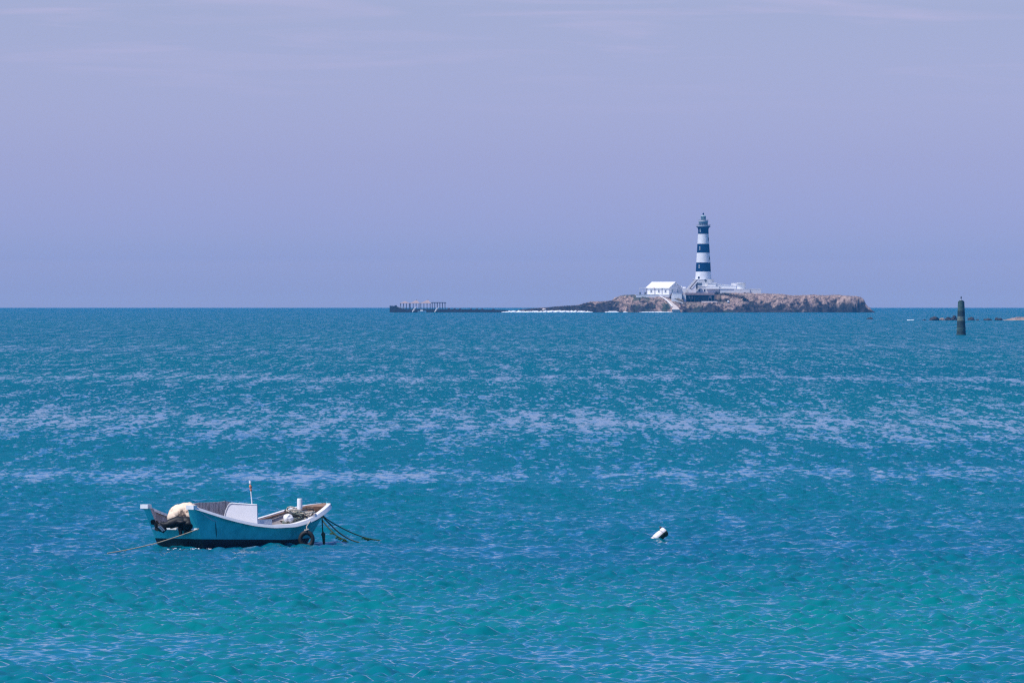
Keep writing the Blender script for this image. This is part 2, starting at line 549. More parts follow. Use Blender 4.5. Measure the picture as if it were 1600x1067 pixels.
M['rock_dark'] = mat('wet_basalt', (0.060, 0.055, 0.055), 0.9, scale=0.8, color2=(0.018, 0.020, 0.024), bump=0.15)
M['sand'] = mat('pinkish_rubble', (0.50, 0.36, 0.29), 0.9, scale=0.6, color2=(0.12, 0.09, 0.08), bump=0.1)
M['leaf'] = mat('dark_leaf', (0.030, 0.055, 0.030), 0.8, var=0.5, scale=2)
M['stemwood'] = mat('shrub_stem', (0.10, 0.07, 0.05), 0.9, var=0.2, scale=3)

# ------------------------------------------------------------ fishing boat
BD = 227.4
B0 = P(283, 857, BD); B0.z = zsea(BD)
TH = math.radians(52.4)
boat = thing('fishing_boat', 'teal open fishing boat with white gunwale moored in the foreground', 'boat', B0, TH)
BM = Matrix.Translation(B0) @ Matrix.Rotation(TH, 4, 'Z')
BMI = BM.inverted()


def BL(px, py, d):
    return BMI @ P(px, py, d)


def interp(x, xs, ys):
    return float(np.interp(x, xs, ys))


_S = [0, .3, .7, 1.2, 1.8, 2.7, 3.7, 4.4, 5.0, 5.5, 5.9, 6.2, 6.38, 6.45]
_B = [.93, 1.0, 1.05, 1.08, 1.10, 1.10, 1.05, .97, .86, .71, .53, .34, .17, .03]
_Hh = [1.18, 1.05, .90, .77, .67, .59, .60, .69, .81, .94, 1.04, 1.09, 1.11, 1.12]


def smooth_interp(s, ys):
    # average a few taps for a fair curve
    t = 0
    for o, w in ((-.22, 1), (-.11, 2), (0, 3), (.11, 2), (.22, 1)):
        q = s + o * min(1, (6.45 - s) / 0.5, (s + 0.05) / 0.3)
        t += w * interp(q, _S, ys)
    return t / 9


def hull_pt(s, t, side, inset=0.0, drop=0.0):
    """s along the boat, t 0 keel .. 1 gunwale"""
    b = smooth_interp(s, _B); h = smooth_interp(s, _Hh) - drop
    fw = min(1, max(0, (s - 3.2) / 3.2))               # towards the bow the section gets V shaped
    zc = [-.34, -.30, -.16, .02, .17 + .10 * max(0, 1 - s / 3.5), .45 * h + .1, .78 * h + .03, h]
    full = [0.0, .55, .78, .87, .90, .935, .97, 1.0]
    vee = [0.0, .10, .22, .34, .44, .66, .86, 1.0]
    u = t * 7
    i = min(6, int(u)); f = u - i
    z = zc[i] * (1 - f) + zc[i + 1] * f
    k0 = full[i] * (1 - f) + full[i + 1] * f
    k1 = vee[i] * (1 - f) + vee[i + 1] * f
    y = b * (k0 * (1 - fw) + k1 * fw)
    y = max(0.0, y - inset)
    x = s
    x -= max(0, 1 - s / 1.3) ** 1.2 * 0.48 * max(z, -0.1)             # raked stern wings
    x -= max(0, (s - 3.6) / 2.85) ** 1.5 * 0.95 * (1 - max(z, -.34) / 1.12)  # raked stem
    return Vector((x, side * y, z))


NS = 46
sl = [6.45 * (i / NS) for i in range(NS + 1)]
tl = [0, 1 / 7, 2 / 7, 3 / 7, 4 / 7, 4.5 / 7, 5 / 7, 5.5 / 7, 6 / 7, 6.5 / 7, 1]
hm = MB()
for side in (-1, 1):
    vs, fs0, fs1 = [], [], []
    nt_ = len(tl)
    for s_ in sl:
        for t_ in tl:
            vs.append(hull_pt(s_, t_, side))
    for i in range(NS):
        for j in range(nt_ - 1):
            a = i * nt_ + j
            q = (a, a + 1, a + nt_ + 1, a + nt_) if side > 0 else (a, a + nt_, a + nt_ + 1, a + 1)
            (fs1 if j < 4 else fs0).append(q)
    o = len(hm.v)
    hm.add(vs, fs0, 0, True)
    for q in fs1:
        hm.f.append(tuple(v + o for v in q)); hm.mi.append(1); hm.sm.append(True)
    # inner skin
    vs, fs = [], []
    tin = [4 / 7, 5 / 7, 6 / 7, 1]
    for s_ in sl:
        for t_ in tin:
            vs.append(hull_pt(min(s_, 6.3), t_, side, 0.07 + .17 * max(0, 1 - s_ / .35), 0.0))
    for i in range(NS):
        for j in range(3):
            a = i * 4 + j
            q = (a, a + 4, a + 5, a + 1) if side > 0 else (a, a + 1, a + 5, a + 4)
            fs.append(q)
    hm.add(vs, fs, 2, True)
    # end face of the wing and the shell closure at the stern
    e = [hull_pt(0, t_, side) for t_ in tl]
    ei = [hull_pt(0, t_, side, 0.24) for t_ in tl]
    hm.add(e + ei, [((j, j + 1, nt_ + j + 1, nt_ + j) if side < 0 else (j, nt_ + j, nt_ + j + 1, j + 1)) for j in range(4, nt_ - 1)], 0)
hull = hm.build('hull', [M['hull'], M['bottom'], M['inner']], boat)

# transom, lower than the wings; its top edge is white
tm = MB()
zt = 0.52
row = []
for t_ in tl:
    p = hull_pt(0, t_, 1)
    if p.z <= zt:
        row.append(p)
prof = row + [Vector((-.48 * zt, row[-1].y + 0.02, zt))]
vs = []
for off in (0.0, 0.07):
    for p in prof:
        vs += [(p.x + off + 0.004, -p.y, p.z), (p.x + off + 0.004, p.y, p.z)]
n = len(prof)
for k in range(n - 1):
    a = 2 * k
    low = prof[k + 1].z < 0.29
    tm.add(vs, [(a, a + 2, a + 3, a + 1), (a + 2 * n, a + 2 * n + 1, a + 2 * n + 3, a + 2 * n + 2)], 1 if low else 0)
a = 2 * (n - 1)
transom = tm.build('transom', [M['hull'], M['bottom']], boat)
cp = MB(); cp.box((-.48 * zt + .04, 0, zt + .028), (.13, 1.62, .055))
cp.build('transom_cap', M['white'], boat)

# gunwale: a white band with a flat top and an outer face
for side in (-1, 1):
    g = MB(); vs, fs = [], []
    for s_ in sl:
        p = hull_pt(s_, 1, side); q = hull_pt(min(s_, 6.33), 1, side, 0.13)
        hh = 0.075 + 0.03 * max(0, (s_ - 3.5) / 3)
        if q.y * side < 0.0: q.y = 0
        ov = 0.028
        vs += [(p.x, p.y + side * (ov + .03), p.z - hh), (p.x + (.03 if s_ > 6.3 else 0), p.y + side * (ov - .03), p.z + .012), (q.x, q.y, q.z + .016), (q.x, q.y, q.z - .06)]
    for i in range(NS):
        for j in range(3):
            a = i * 4 + j
            fs.append((a, a + 1, a + 5, a + 4) if side < 0 else (a, a + 4, a + 5, a + 1))
    fs.append((0, 1, 2, 3) if side > 0 else (3, 2, 1, 0))
    g.add(vs, fs, 0, False)
    g.build('gunwale', M['white'], boat)
    # white block on the top of each stern wing
    p = hull_pt(0, 1, side)
    c = MB(); c.box((p.x + .03, p.y - side * .105, p.z - .02), (.17, .27, .115), 0)
    c.build('stern_cap', M['white'], boat)
    # rubbing line under the gunwale
    r_ = MB(); r_.tube([hull_pt(s_, .90, side) + Vector((0, side * .004, 0)) for s_ in sl[1:-3]], 0.012, 6)
    r_.build('rubbing_strake', M['hull'], boat)

bh_ = MB()
bh_.add([hull_pt(5.95, 1, -1) + Vector((0, .06, .005)), hull_pt(6.25, 1, -1) + Vector((0, .05, .005)), Vector((6.42, 0, 1.125)), hull_pt(6.25, 1, 1) + Vector((0, -.05, .005)), hull_pt(5.95, 1, 1) + Vector((0, -.06, .005)), Vector((5.88, 0, 1.04))]
        + [Vector((5.95, -.3, .9)), Vector((6.1, 0, .8)), Vector((5.95, .3, .9))], [(0, 1, 2, 5), (2, 3, 4, 5), (0, 5, 7, 6), (5, 4, 8, 7)])
bh_.build('breasthook', M['wood'], boat)
sm2 = MB()
sm2.tube([hull_pt(.50, t_, -1) - Vector((0, .002, 0)) for t_ in (.60, .66, .72, .78, .84)], [.004, .011, .014, .010, .003], 6)
sm2.build('seam_stain', M['bottom'], boat)
sc2 = MB()
sc2.tube([hull_pt(s_, t_, -1) - Vector((0, .001, 0)) for s_, t_ in ((.10, .96), (.20, .91), (.30, .87), (.42, .845), (.55, .835))], [.006, .014, .022, .018, .005], 6)
sc2.build('scuff_mark', M['drum_pale'], boat)
# stem post with black bumper
st = MB()
st.tube([hull_pt(6.45, t_, 1) * 1.0 - Vector((0, hull_pt(6.45, t_, 1).y, 0)) for t_ in (2 / 7, 4 / 7, 5 / 7, 6 / 7, 1)], 0.035, 8)
st.build('stem', M['hull'], boat)
bb = MB(); tip = hull_pt(6.45, 1, 1); tip.y = 0
bb.tube([tip + Vector((-.10, .13, -.04)), tip + Vector((.02, .08, -.06)), tip + Vector((.06, 0, -.07)), tip + Vector((.02, -.08, -.06)), tip + Vector((-.10, -.13, -.04))], 0.055, 10)
bb.build('bow_bumper', M['rubber'], boat)

# sole, thwarts, ribs
sm_ = MB()
vs = []
ss = [0.15 + 5.6 * i / 20 for i in range(21)]
for s_ in ss:
    p = hull_pt(s_, 4 / 7, 1, 0.03)
    vs += [(p.x, -p.y, .16), (p.x, p.y, .16)]
sm_.add(vs, [(2 * i, 2 * i + 2, 2 * i + 3, 2 * i + 1) for i in range(20)])
sm_.build('sole', M['inner'], boat)
for s_, h_ in ((1.9, .42), (3.75, .42)):
    p = hull_pt(s_, 6 / 7, 1, .08)
    th_ = MB(); th_.box((s_, 0, h_), (.26, 2 * p.y, .045)); th_.build('thwart', M['white'], boat)
fd = MB()      # small fore deck
vs = []
ss = [5.15 + 1.15 * i / 8 for i in range(9)]
for s_ in ss:
    p = hull_pt(s_, 1, 1, .09)
    vs += [(p.x, -p.y, p.z - .20), (p.x, p.y, p.z - .20)]
fd.add(vs, [(2 * i, 2 * i + 2, 2 * i + 3, 2 * i + 1) for i in range(8)])
fd.build('foredeck', M['inner'], boat)
for s_ in (0.8, 1.6, 2.4, 3.2, 4.0, 4.7):
    for side in (-1, 1):
        rb = MB(); rb.tube([hull_pt(s_, t_, side, .085) for t_ in (4 / 7, 5 / 7, 6 / 7, .97)], .03, 6)
        rb.build('rib', M['white'] if s_ in (3.2, 4.0) else M['inner'], boat)
iw = MB()      # wooden inner rail at the bow
for side in (-1, 1):
    iw.tube([hull_pt(s_, 1, side, .16) + Vector((0, 0, -.03)) for s_ in (4.4, 4.8, 5.2, 5.6, 5.9, 6.1)], .022, 6)
iw.build('inner_rail', M['wood'], boat)

# white console board athwart the boat, rounded at its outer upper corner
DB = BD + 1.8
def flat_panel(pts, thick, name, mats, parent, rim=None):
    mbp = MB(); k = len(pts)
    a_, b_, c_ = pts[0], pts[1], pts[2]
    nrm = (b_ - a_).cross(c_ - a_).normalized()
    vs = [p for p in pts] + [p + nrm * thick for p in pts]
    mbp.add(vs, [tuple(range(k - 1, -1, -1)), tuple(range(k, 2 * k))] + [(i, (i + 1) % k, k + (i + 1) % k, k + i) for i in range(k)])
    return mbp.build(name, mats, parent)


def board_pt(px, py, xs):
    """point on the boat plane x = xs seen at that pixel"""
    d = BD
    for _ in range(30):
        q = BL(px, py, d)
        d -= (q.x - xs) / math.sin(TH) * 0.9
    return BL(px, py, d)


XB = 2.15
cons = [board_pt(*z_, XB) for z_ in ((401.8, 818), (350.0, 818), (351.4, 806.5), (353.0, 798.5), (356.2, 791), (359.3, 786.6), (362.5, 785.5), (401.5, 788.3))]
console = flat_panel(cons, 0.03, 'console_board', M['board'], boat)
ed = MB()
ed.tube([p + Vector((-.015, 0, 0)) for p in cons[2:7]] + [cons[7]], .014, 6)
ed.build('edge_trim', M['white'], console)
# the side of the console, running forward along the far edge
side_b = MB()
pl = cons[7]
side_b.box((XB + .35, pl.y + .03, .45), (.66, .03, .62)); side_b.build('console_side', M['board'], boat)
# grey weathered board standing along the far side, behind the console
def far_pt(px, py, yy=0.93):
    d = BD + 1
    for _ in range(40):
        q = BL(px, py, d)
        d -= (q.y - yy) / math.cos(TH) * 0.8
    return BL(px, py, d)


gp = [far_pt(*z_) for z_ in ((302.5, 808), (302.5, 786.6), (312, 785.0), (327, 784.6), (341, 783.9), (349, 783.2), (352, 782.6), (359, 783.6), (361.5, 786), (362, 822), (302.5, 822))]
flat_panel(gp, 0.035, 'grey_side_board', M['grey_board'], boat)

# slanting pole with red rag and white top
pa, pb = board_pt(395.0, 800, XB + .1), board_pt(390.6, 751.5, XB + .1)
pole = MB(); pole.tube([pa, pb], [.022, .016], 8)
pole_o = pole.build('pole', M['white'], boat)
rg = MB()
for k, (t0, t1, rr_) in enumerate(((.66, .78, .035), (.76, .88, .045))):
    q0 = pa.lerp(pb, t0); q1 = pa.lerp(pb, t1)
    rg.tube([q0, q0.lerp(q1, .3) + Vector((.01, 0, 0)), q0.lerp(q1, .7) + Vector((-.012, 0, 0)), q1], [rr_ * .4, rr_, rr_ * .8, rr_ * .5], 8)
rg.build('red_rag', M['red'], pole_o)
tp = MB(); tp.tube([pa.lerp(pb, .93), pb + (pb - pa) * .02], [.035, .028], 8); tp.build('pole_cap', M['white'], pole_o)

# white mooring bitt
bt = board_pt(468.3, 797, 4.75); bt2 = board_pt(468.0, 778.6, 4.75)
b_ = MB(); rr_ = .075
hgt = bt2.z - .3
b_.lathe([(0, hgt), (rr_ * .9, hgt), (rr_, hgt - .02), (rr_, 0)], 16, (bt.x, bt.y, .3))
b_.build('bitt', M['white'], boat)

# canvas cover bunched over the motor: a lumpy dome
def lump(center, ax, ay, az_, seed, nu=28, nv=16, amp=.08, lower=-.75):
    m_ = MB(); vs, fs = [], []
    for j in range(nv + 1):
        ph_ = PI / 2 - (PI / 2 - math.asin(lower)) * j / nv
        for i in range(nu):
            th_ = 2 * PI * i / nu
            x_ = math.cos(ph_) * math.cos(th_); y_ = math.cos(ph_) * math.sin(th_); z_ = math.sin(ph_)
            q = float(fbm(np.array([x_ * 2.2 + 5 + z_]), np.array([y_ * 2.2 + z_ * 1.7 + 3]), seed, 4)[0]) - .5
            k_ = 1 + q * amp * 5
            vs.append((center[0] + ax * x_ * k_, center[1] + ay * y_ * k_, center[2] + az_ * z_ * k_))
    for j in range(nv):
        for i in range(nu):
            a = j * nu + i; b = j * nu + (i + 1) % nu
            fs.append((a, a + nu, b + nu, b))
    return m_.add(vs, fs, 0, True)


# outboard motor, tilted out of the water and turned to the side
om = MB()
E = lambda px, py, dd=0.0: BL(px, py, BD - .45 + dd)
om.tube([E(303, 820), E(292, 817), E(277, 814.5), E(264, 819)], [.15, .16, .16, .14], 10)
om.tube([E(266, 818.5), E(258, 820), E(250, 818)], [.11, .09, .06], 10)
om.tube([E(285, 820), E(281.5, 828), E(282.5, 835)], [.07, .055, .05], 8)
om.tube([E(259, 824), E(255, 821), E(250.5, 824)], [.10, .12, .07], 9)
om.tube([E(302, 827), E(296, 824), E(290, 823)], [.12, .15, .10], 9)
om.tube([E(244, 826), E(248, 822), E(246, 817.5)], [.035, .06, .05], 7)
for (px_, py_, ax_, az2, sd_) in ((286, 816, .24, .12, 32), (297, 819, .24, .17, 33), (304, 824, .13, .12, 34)):
    l1 = lump(E(px_, py_), ax_, .20, az2, sd_, 18, 12, .12, -.95)
    om.add(l1.v, l1.f, 0, True)
outb = om.build('outboard_motor', M['engine'], boat)
cw = MB(); cw.tube([E(306, 824), E(300, 819.5), E(288, 817.5), E(282, 818)], [.10, .20, .21, .12], 12); cw.build('cowl', M['engine'], outb)
br = MB()
br.tube([E(283, 824, -.1), E(282, 836, -.1)], .035, 8); br.tube([E(289, 824, -.1), E(289.5, 835, -.1)], .035, 8)
br.box(tuple(E(285.5, 825)), (.14, .22, .12))
br.build('clamp_bracket', M['engine'], outb)
sk = MB()   # lower unit with grey stripes
sk.tube([E(247.5, 819.5, -.1), E(252, 824.0, -.12), E(258, 829.5, -.1)], [.07, .125, .075], 9)
sk.build('lower_unit', M['engine'], outb)
for k_ in (0, 1):
    sp_ = MB(); sp_.tube([E(247.3 + 2.6 * k_, 822.2 - .6 * k_, -.26), E(254.2 + 2.6 * k_, 829.6 - .8 * k_, -.24)], .028, 6)
    sp_.build('grey_stripe', M['alloy'], outb)
fin = MB(); fin.tube([E(249.5, 822.5, -.13), E(256, 828.5, -.13)], .018, 6, 0); fin.build('anode_stripe', M['engine'], outb)
pr = MB()
hub = E(243.5, 820)
pr.tube([hub + Vector((0, 0, -.04)), hub + Vector((0, 0, .05))], .05, 8)
for k in range(3):
    q = 2 * PI * k / 3 + .4
    e1 = Vector((math.cos(q) * .6, math.sin(q) * .5, math.sin(q) * .9)).normalized()
    e2 = e1.cross(Vector((.5, .8, .2))).normalized()
    pts_ = [hub + e1 * r__ + e2 * w__ for r__, w__ in ((.03, -.03), (.12, -.085), (.19, -.03), (.19, .03), (.11, .08), (.03, .03))]
    pr.add(pts_ + [p + Vector((.012, .012, 0)) for p in pts_], [(0, 1, 2, 3, 4, 5), (11, 10, 9, 8, 7, 6)] + [(i, i + 6, (i + 1) % 6 + 6, (i + 1) % 6) for i in range(6)])
pr.build('propeller', M['engine'], outb)
til = MB(); til.tube([E(272, 812), E(279, 817), E(285, 815)], .028, 8); til.build('tiller', M['alloy'], outb)

def world_thing_mesh(mb, name, mats, label, cat, group=None, boat_space=True):
    """a top-level mesh with its origin at its own base centre; coordinates given in the boat's frame"""
    vs = [(BM @ Vector(v)) if boat_space else Vector(v) for v in mb.v]
    c_ = Vector((sum(v.x for v in vs) / len(vs), sum(v.y for v in vs) / len(vs), min(v.z for v in vs)))
    mb.v = [tuple(v - c_) for v in vs]
    o_ = mb.build(name, mats)
    o_.location = c_
    return tag(o_, label, cat, group)


cov = MB()
for (px_, py_, dd_, ax_, ay_, az2, sd_, am_) in ((283, 804, .1, .33, .40, .30, 3, .13), (291, 802.5, .05, .34, .38, .30, 5, .12), (299, 807, -.1, .26, .30, .33, 9, .12), (302, 814, -.2, .18, .22, .24, 14, .12), (273, 808.5, .0, .17, .22, .20, 21, .12)):
    l1 = lump(BL(px_, py_, BD + dd_), ax_, ay_, az2, sd_, 36, 22, am_ * .6)
    cov.add(l1.v, l1.f, 0, True)
cover = world_thing_mesh(cov, 'canvas_cover', M['canvas'], 'tan canvas cover bunched over the tilted motor at the stern', 'cover')

# net and rope heap in the bow
hp = MB()
rnd = random.Random(5)
hc = BL(462, 803, BD + 3.4)
for k in range(26):
    r0 = .10 + rnd.random() * .20
    cx_ = hc.x + rnd.uniform(-.28, .28); cy_ = hc.y + rnd.uniform(-.22, .22); cz_ = hc.z - .12 + rnd.random() * .20
    ax_ = rnd.random() * 6.28; tl_ = rnd.uniform(-.7, .7)
    pts_ = []
    for i in range(15):
        q = ax_ + i / 14 * rnd.uniform(4.5, 6.3) if False else ax_ + i / 14 * 5.6
        pts_.append((cx_ + r0 * math.cos(q), cy_ + r0 * math.sin(q), cz_ + r0 * math.sin(q + ax_) * tl_))
    hp.tube(pts_, .022, 5, (0, 1, 0, 2)[k % 4])
lb = lump(Vector((hc.x, hc.y, hc.z - .22)), .42, .34, .22, 12, 20, 10, .08, -.3)
hp.add(lb.v, lb.f, 2, True)
world_thing_mesh(hp, 'rope_heap', [M['rope_white'], M['stain'], M['net']], 'tangled heap of rope and net lying in the boat bow', 'rope heap')
# a white sack beside the heap
sk_ = lump(BL(450.5, 809.5, BD + 2.9), .13, .12, .12, 17, 24, 14, .18)
world_thing_mesh(sk_, 'sack', M['white'], 'small white sack aft of the rope heap inside the boat', 'sack')

# tyre fender on the near side of the bow
ty = MB()
tc_ = BL(478.4 + .5, 842.5, BD + 2.15)
R0, r0 = .172, .060
ux = (BMI.to_3x3() @ Vector((1, 0, 0))); uz = Vector((0, 0, 1))
vs, fs = [], []
uy = uz.cross(ux)
for i in range(28):
    q = 2 * PI * i / 28
    dr_ = ux * math.cos(q) + uz * math.sin(q) * 1.12
    for j in range(10):
        w = 2 * PI * j / 10
        vs.append(tc_ + dr_ * (R0 + r0 * math.cos(w)) + uy * r0 * 1.2 * math.sin(w))
for i in range(28):
    for j in range(10):
        a = i * 10 + j; b = i * 10 + (j + 1) % 10
        fs.append((a, b, (b + 10) % 280, (a + 10) % 280))
ty.add(vs, fs, 0, True)
tyre = world_thing_mesh(ty, 'tyre_fender', M['rubber'], 'black tyre fender hanging half sunk by the boat bow', 'tyre')
lash = MB()
top = tc_ + uz * .26
g_ = hull_pt(4.75, .93, -1)
lash.tube([g_, top + Vector((0, 0, .10)), top + Vector((.03, 0, -.02))], .016, 6)
lash.tube([top + ux * .05 + uz * .02, top + uy * .08, top - ux * .05, top - uy * .08, top + ux * .05 + uz * .02], .02, 6)
world_thing_mesh(lash, 'tyre_lashing', M['rope_white'], 'short white rope tying the tyre to the boat side', 'rope')


def rope(pts, rad, name, m_, label, group=None, sag=.0):
    """pts are (px, py, d) ; smooth curve through them"""
    w_ = [P(*p) for p in pts]
    out = []
    for i in range(len(w_) - 1):
        p0 = w_[max(i - 1, 0)]; p1 = w_[i]; p2 = w_[i + 1]; p3 = w_[min(i + 2, len(w_) - 1)]
        for k in range(8):
            t = k / 8
            out.append(0.5 * ((2 * p1) + (p2 - p0) * t + (2 * p0 - 5 * p1 + 4 * p2 - p3) * t * t + (3 * p1 - p0 - 3 * p2 + p3) * t ** 3))
    out.append(w_[-1])
    mb = MB(); mb.tube(out, rad, 6)
    return world_thing_mesh(mb, name, m_, label, 'rope', group, boat_space=False), out


d0 = BD + 3.9
rope([(499, 801, d0), (513, 816, d0 + .1), (530, 832, d0 + .2), (548, 843, d0 + .3), (566, 848.5, d0 + .3)], .020, 'mooring_rope', M['rope_dark'], 'dark mooring rope from the bow, the steeper of two long ones', 'ropes at the bow of the teal boat')
_, r2 = rope([(500, 802, d0), (517, 815, d0 + .6), (545, 830, d0 + 1), (570, 839.5, d0 + 1.3), (590, 843.5, d0 + 1.4), (606, 845.5, d0 + 1.4), (614, 847.5, d0 + 1.4)], .016, 'mooring_rope', M['rope_dark'], 'thin mooring rope from the bow, reaching farthest to the right', 'ropes at the bow of the teal boat')
_, r3 = rope([(503, 812, d0 - .3), (513, 824, d0 - .4), (524, 835, d0 - .5), (533, 840.5, d0 - .5), (541, 843.5, d0 - .5)], .019, 'mooring_rope', M['rope_dark'], 'short weedy rope between the bow and the long mooring ropes', 'ropes at the bow of the teal boat')
rope([(503.3, 806, d0 - .3), (503.6, 820, d0 - .3), (504.6, 833, d0 - .3), (506.6, 851, d0 - .3)], .02, 'hanging_rope', M['rope_dark'], 'dark rope hanging straight down from the bow into the water', 'ropes at the bow of the teal boat')
kn = MB(); kn.tube([P(504.6, 831, d0 - .3), P(505, 834.5, d0 - .3), P(505.6, 838, d0 - .3), P(506.2, 850, d0 - .3)], [.03, .065, .045, .035], 8)
world_thing_mesh(kn, 'rope_weed_clump', M['rope_dark'], 'dark weed clump on the rope hanging down from the bow', 'weed', boat_space=False)
rope([(310.5, 826, BD - 1.2), (290, 833.5, BD - 1.9), (265, 842, BD - 2.6), (240, 849.5, BD - 3.2), (200, 858.5, BD - 4.2), (168, 864, BD - 5)], .0145, 'stern_rope', M['rope_tan'], 'tan rope running left from the stern into the water')
wd = MB()
rnd = random.Random(9)
for src, a_, b_2 in ((r2, 22, 40), (r3, 10, 32)):
    for k in range(14):
        p = src[rnd.randint(a_, min(b_2, len(src) - 1))]
        wd.tube([p, p + Vector((rnd.uniform(-.08, .08), 0, -.04)), p + Vector((rnd.uniform(-.09, .09), 0, -.05))], [.022, .028, .01], 5)
world_thing_mesh(wd, 'rope_weed', M['weed'], 'green weed grown on the mooring ropes at the bow', 'weed', boat_space=False)['kind'] = 'stuff'

# flecks of foam by the stern waterline
fo = MB(); rnd = random.Random(3)
for k in range(26):
    t_ = rnd.random() ** 1.5
    px_ = 262 + t_ * 80; dd = BD - 1.5 - rnd.random() * .5
    c_ = P(px_, 857, dd); c_.z = zsea(dd) + .02 + rnd.random() * .03
    r_ = rnd.uniform(.005, .018)
    l_ = lump(c_, r_ * 2.0, r_, r_ * .6, k, 7, 4, .06, -.4)
    fo.add(l_.v, l_.f, 0, True)
tag(fo.build('foam', M['foam']), 'small flecks of foam beside the teal boat stern', 'foam', None, 'stuff')

# ------------------------------------------------------------ floating buoy
bd_ = 233.5
bp_ = P(1030, 838, bd_)
buoy = thing('buoy', 'white ribbed cylinder buoy floating tilted, green growth underneath', 'buoy', (bp_.x, bp_.y, zsea(bd_)))
ang = math.radians(40)
axis = Vector((math.cos(ang), .25, math.sin(ang))).normalized()
up2 = Vector((-math.sin(ang), .0, math.cos(ang))); up2 = (up2 - axis * up2.dot(axis)).normalized(); sd = axis.cross(up2)
ctr = Vector((0, 0, bp_.z - zsea(bd_) + .005))


def buoy_body(u0, u1, r_, mi, n=24, bulge=.006):
    out = MB(); prof = [(u0, r_ * .80), (u0 + .012, r_ - .006), (u0 + .03, r_), ((u0 + u1) / 2, r_ + bulge), (u1 - .03, r_), (u1 - .012, r_ - .006), (u1, r_ * .80)]
    vs, fs = [], []
    for u, rr in prof:
        for k in range(n):
            q = 2 * PI * k / n
            vs.append(ctr + axis * u + up2 * math.cos(q) * rr + sd * math.sin(q) * rr)
    for i in range(len(prof) - 1):
        for k in range(n):
            a = i * n + k; b = i * n + (k + 1) % n
            q = 2 * PI * (k + .5) / n
            m_ = 1 if math.cos(q) < .02 else 0
            out.add([], []); fs.append(((a, b, b + n, a + n), m_))
    o = len(out.v); out.v += [tuple(v) for v in vs]
    for f, m_ in fs:
        out.f.append(f); out.mi.append(m_); out.sm.append(True)
    for base, rev in ((0, False), ((len(prof) - 1) * n, True)):
        c = len(out.v); out.v.append(tuple(ctr + axis * prof[0 if base == 0 else -1][0]))
        for k in range(n):
            a, b = base + k, base + (k + 1) % n
            out.f.append((c, b, a) if not rev else (c, a, b)); out.mi.append(0); out.sm.append(False)
    return out


for u0, u1, r_ in ((-.27, -.165, .125), (-.16, .115, .132), (.12, .25, .138)):
    buoy_body(u0, u1, r_, 0).build('float_section', [M['buoy'], M['algae']], buoy)
lg = MB(); e_p = ctr + axis * .20 + up2 * .15
lg.tube([e_p + axis * .02, e_p + up2 * .05, e_p - axis * .03, e_p - up2 * .02], .02, 6); lg.build('rope_eye', M['stain'], buoy)
lf = MB(); p_ = ctr - sd * .14
lf.tube([p_ + axis * .10, p_ + axis * .02 - up2 * .03], .02, 6); lf.build('growth_tuft', M['algae'], buoy)

# ------------------------------------------------------------ beacon pillar
dB = 1497.0
q_ = P(1501.8, 524, dB)
beacon = thing('beacon_pillar', 'weathered dark stone beacon pillar standing in the water on the right', 'beacon', (q_.x, q_.y, zsea(dB)))
k_ = dB / F
bh = 52.6 * k_
def brad(z): return (7.6 - (7.6 - 5.0) * min(1, z / bh) ** .8) * k_
mbn = MB()
zs_ = [-.6, 0, .35, .7, 1.05, 1.38, 1.42, 1.8, 2.2, 2.60, 2.64, 3.0, 3.4, 3.44, 3.9, 4.35, 4.39, 4.9, 5.4, 5.85, bh]
rn = random.Random(2)
prof = [(brad(max(z, 0)) * (1 + rn.uniform(-.02, .02)), z) for z in zs_]
def bm_f(z): return 2 if z < .6 else (0 if z < 1.4 else (2 if z < 2.5 else (1 if z < 3.42 else (2 if z < 4.37 else 0))))
mbn.lathe(prof + [(0.0, bh)], 20, (0, 0, 0), smooth=False, mfun=bm_f)
mbn.build('pillar', [M['beacon'], M['beacon_light'], M['beacon_dark']], beacon)
cpn = MB(); cpn.lathe([(0, 0), (.44, 0), (.44, .10), (.30, .17), (0, .17)], 20, (0, 0, bh + .003)); cpn.build('cap', M['beacon'], beacon)
tmk = MB(); tmk.tube([(0, 0, bh + .17), (0, 0, bh + .55)], .05, 8); tmk.lathe([(0, .50), (.09, .52), (.12, .62), (.10, .80), (.05, .90), (0, .92)], 12, (0, 0, bh))
tmk.build('lamp', M['post'], beacon)
rg_ = MB(); rg_.lathe([(.13, .17), (.15, .17), (.15, .24), (.13, .24)], 12, (0, 0, bh)); rg_.build('lamp_foot', M['white'], beacon)

# ------------------------------------------------------------ rocks
def rock_mesh(w, dpt, h, seed, mats, nu=26, nv=12):
    m_ = MB(); vs, fs = [], []
    for j in range(nv + 1):
        ph_ = PI / 2 - PI * .72 * j / nv
        for i in range(nu):
            t_ = 2 * PI * i / nu
            x_ = math.cos(ph_) * math.cos(t_); y_ = math.cos(ph_) * math.sin(t_); z_ = math.sin(ph_)
            q = float(fbm(np.array([x_ * 1.9 + seed * 3.1 + z_]), np.array([y_ * 1.9 + z_ * 2.1]), seed, 4)[0]) - .5
            r = 1 + q * 1.1
            vs.append((w / 2 * x_ * r, dpt / 2 * y_ * r, max(-.5, h * z_ * r)))
    for j in range(nv):
        for i in range(nu):
            a = j * nu + i; b = j * nu + (i + 1) % nu
            fs.append((a, a + nu, b + nu, b))
    return m_.add(vs, fs, 0, False)


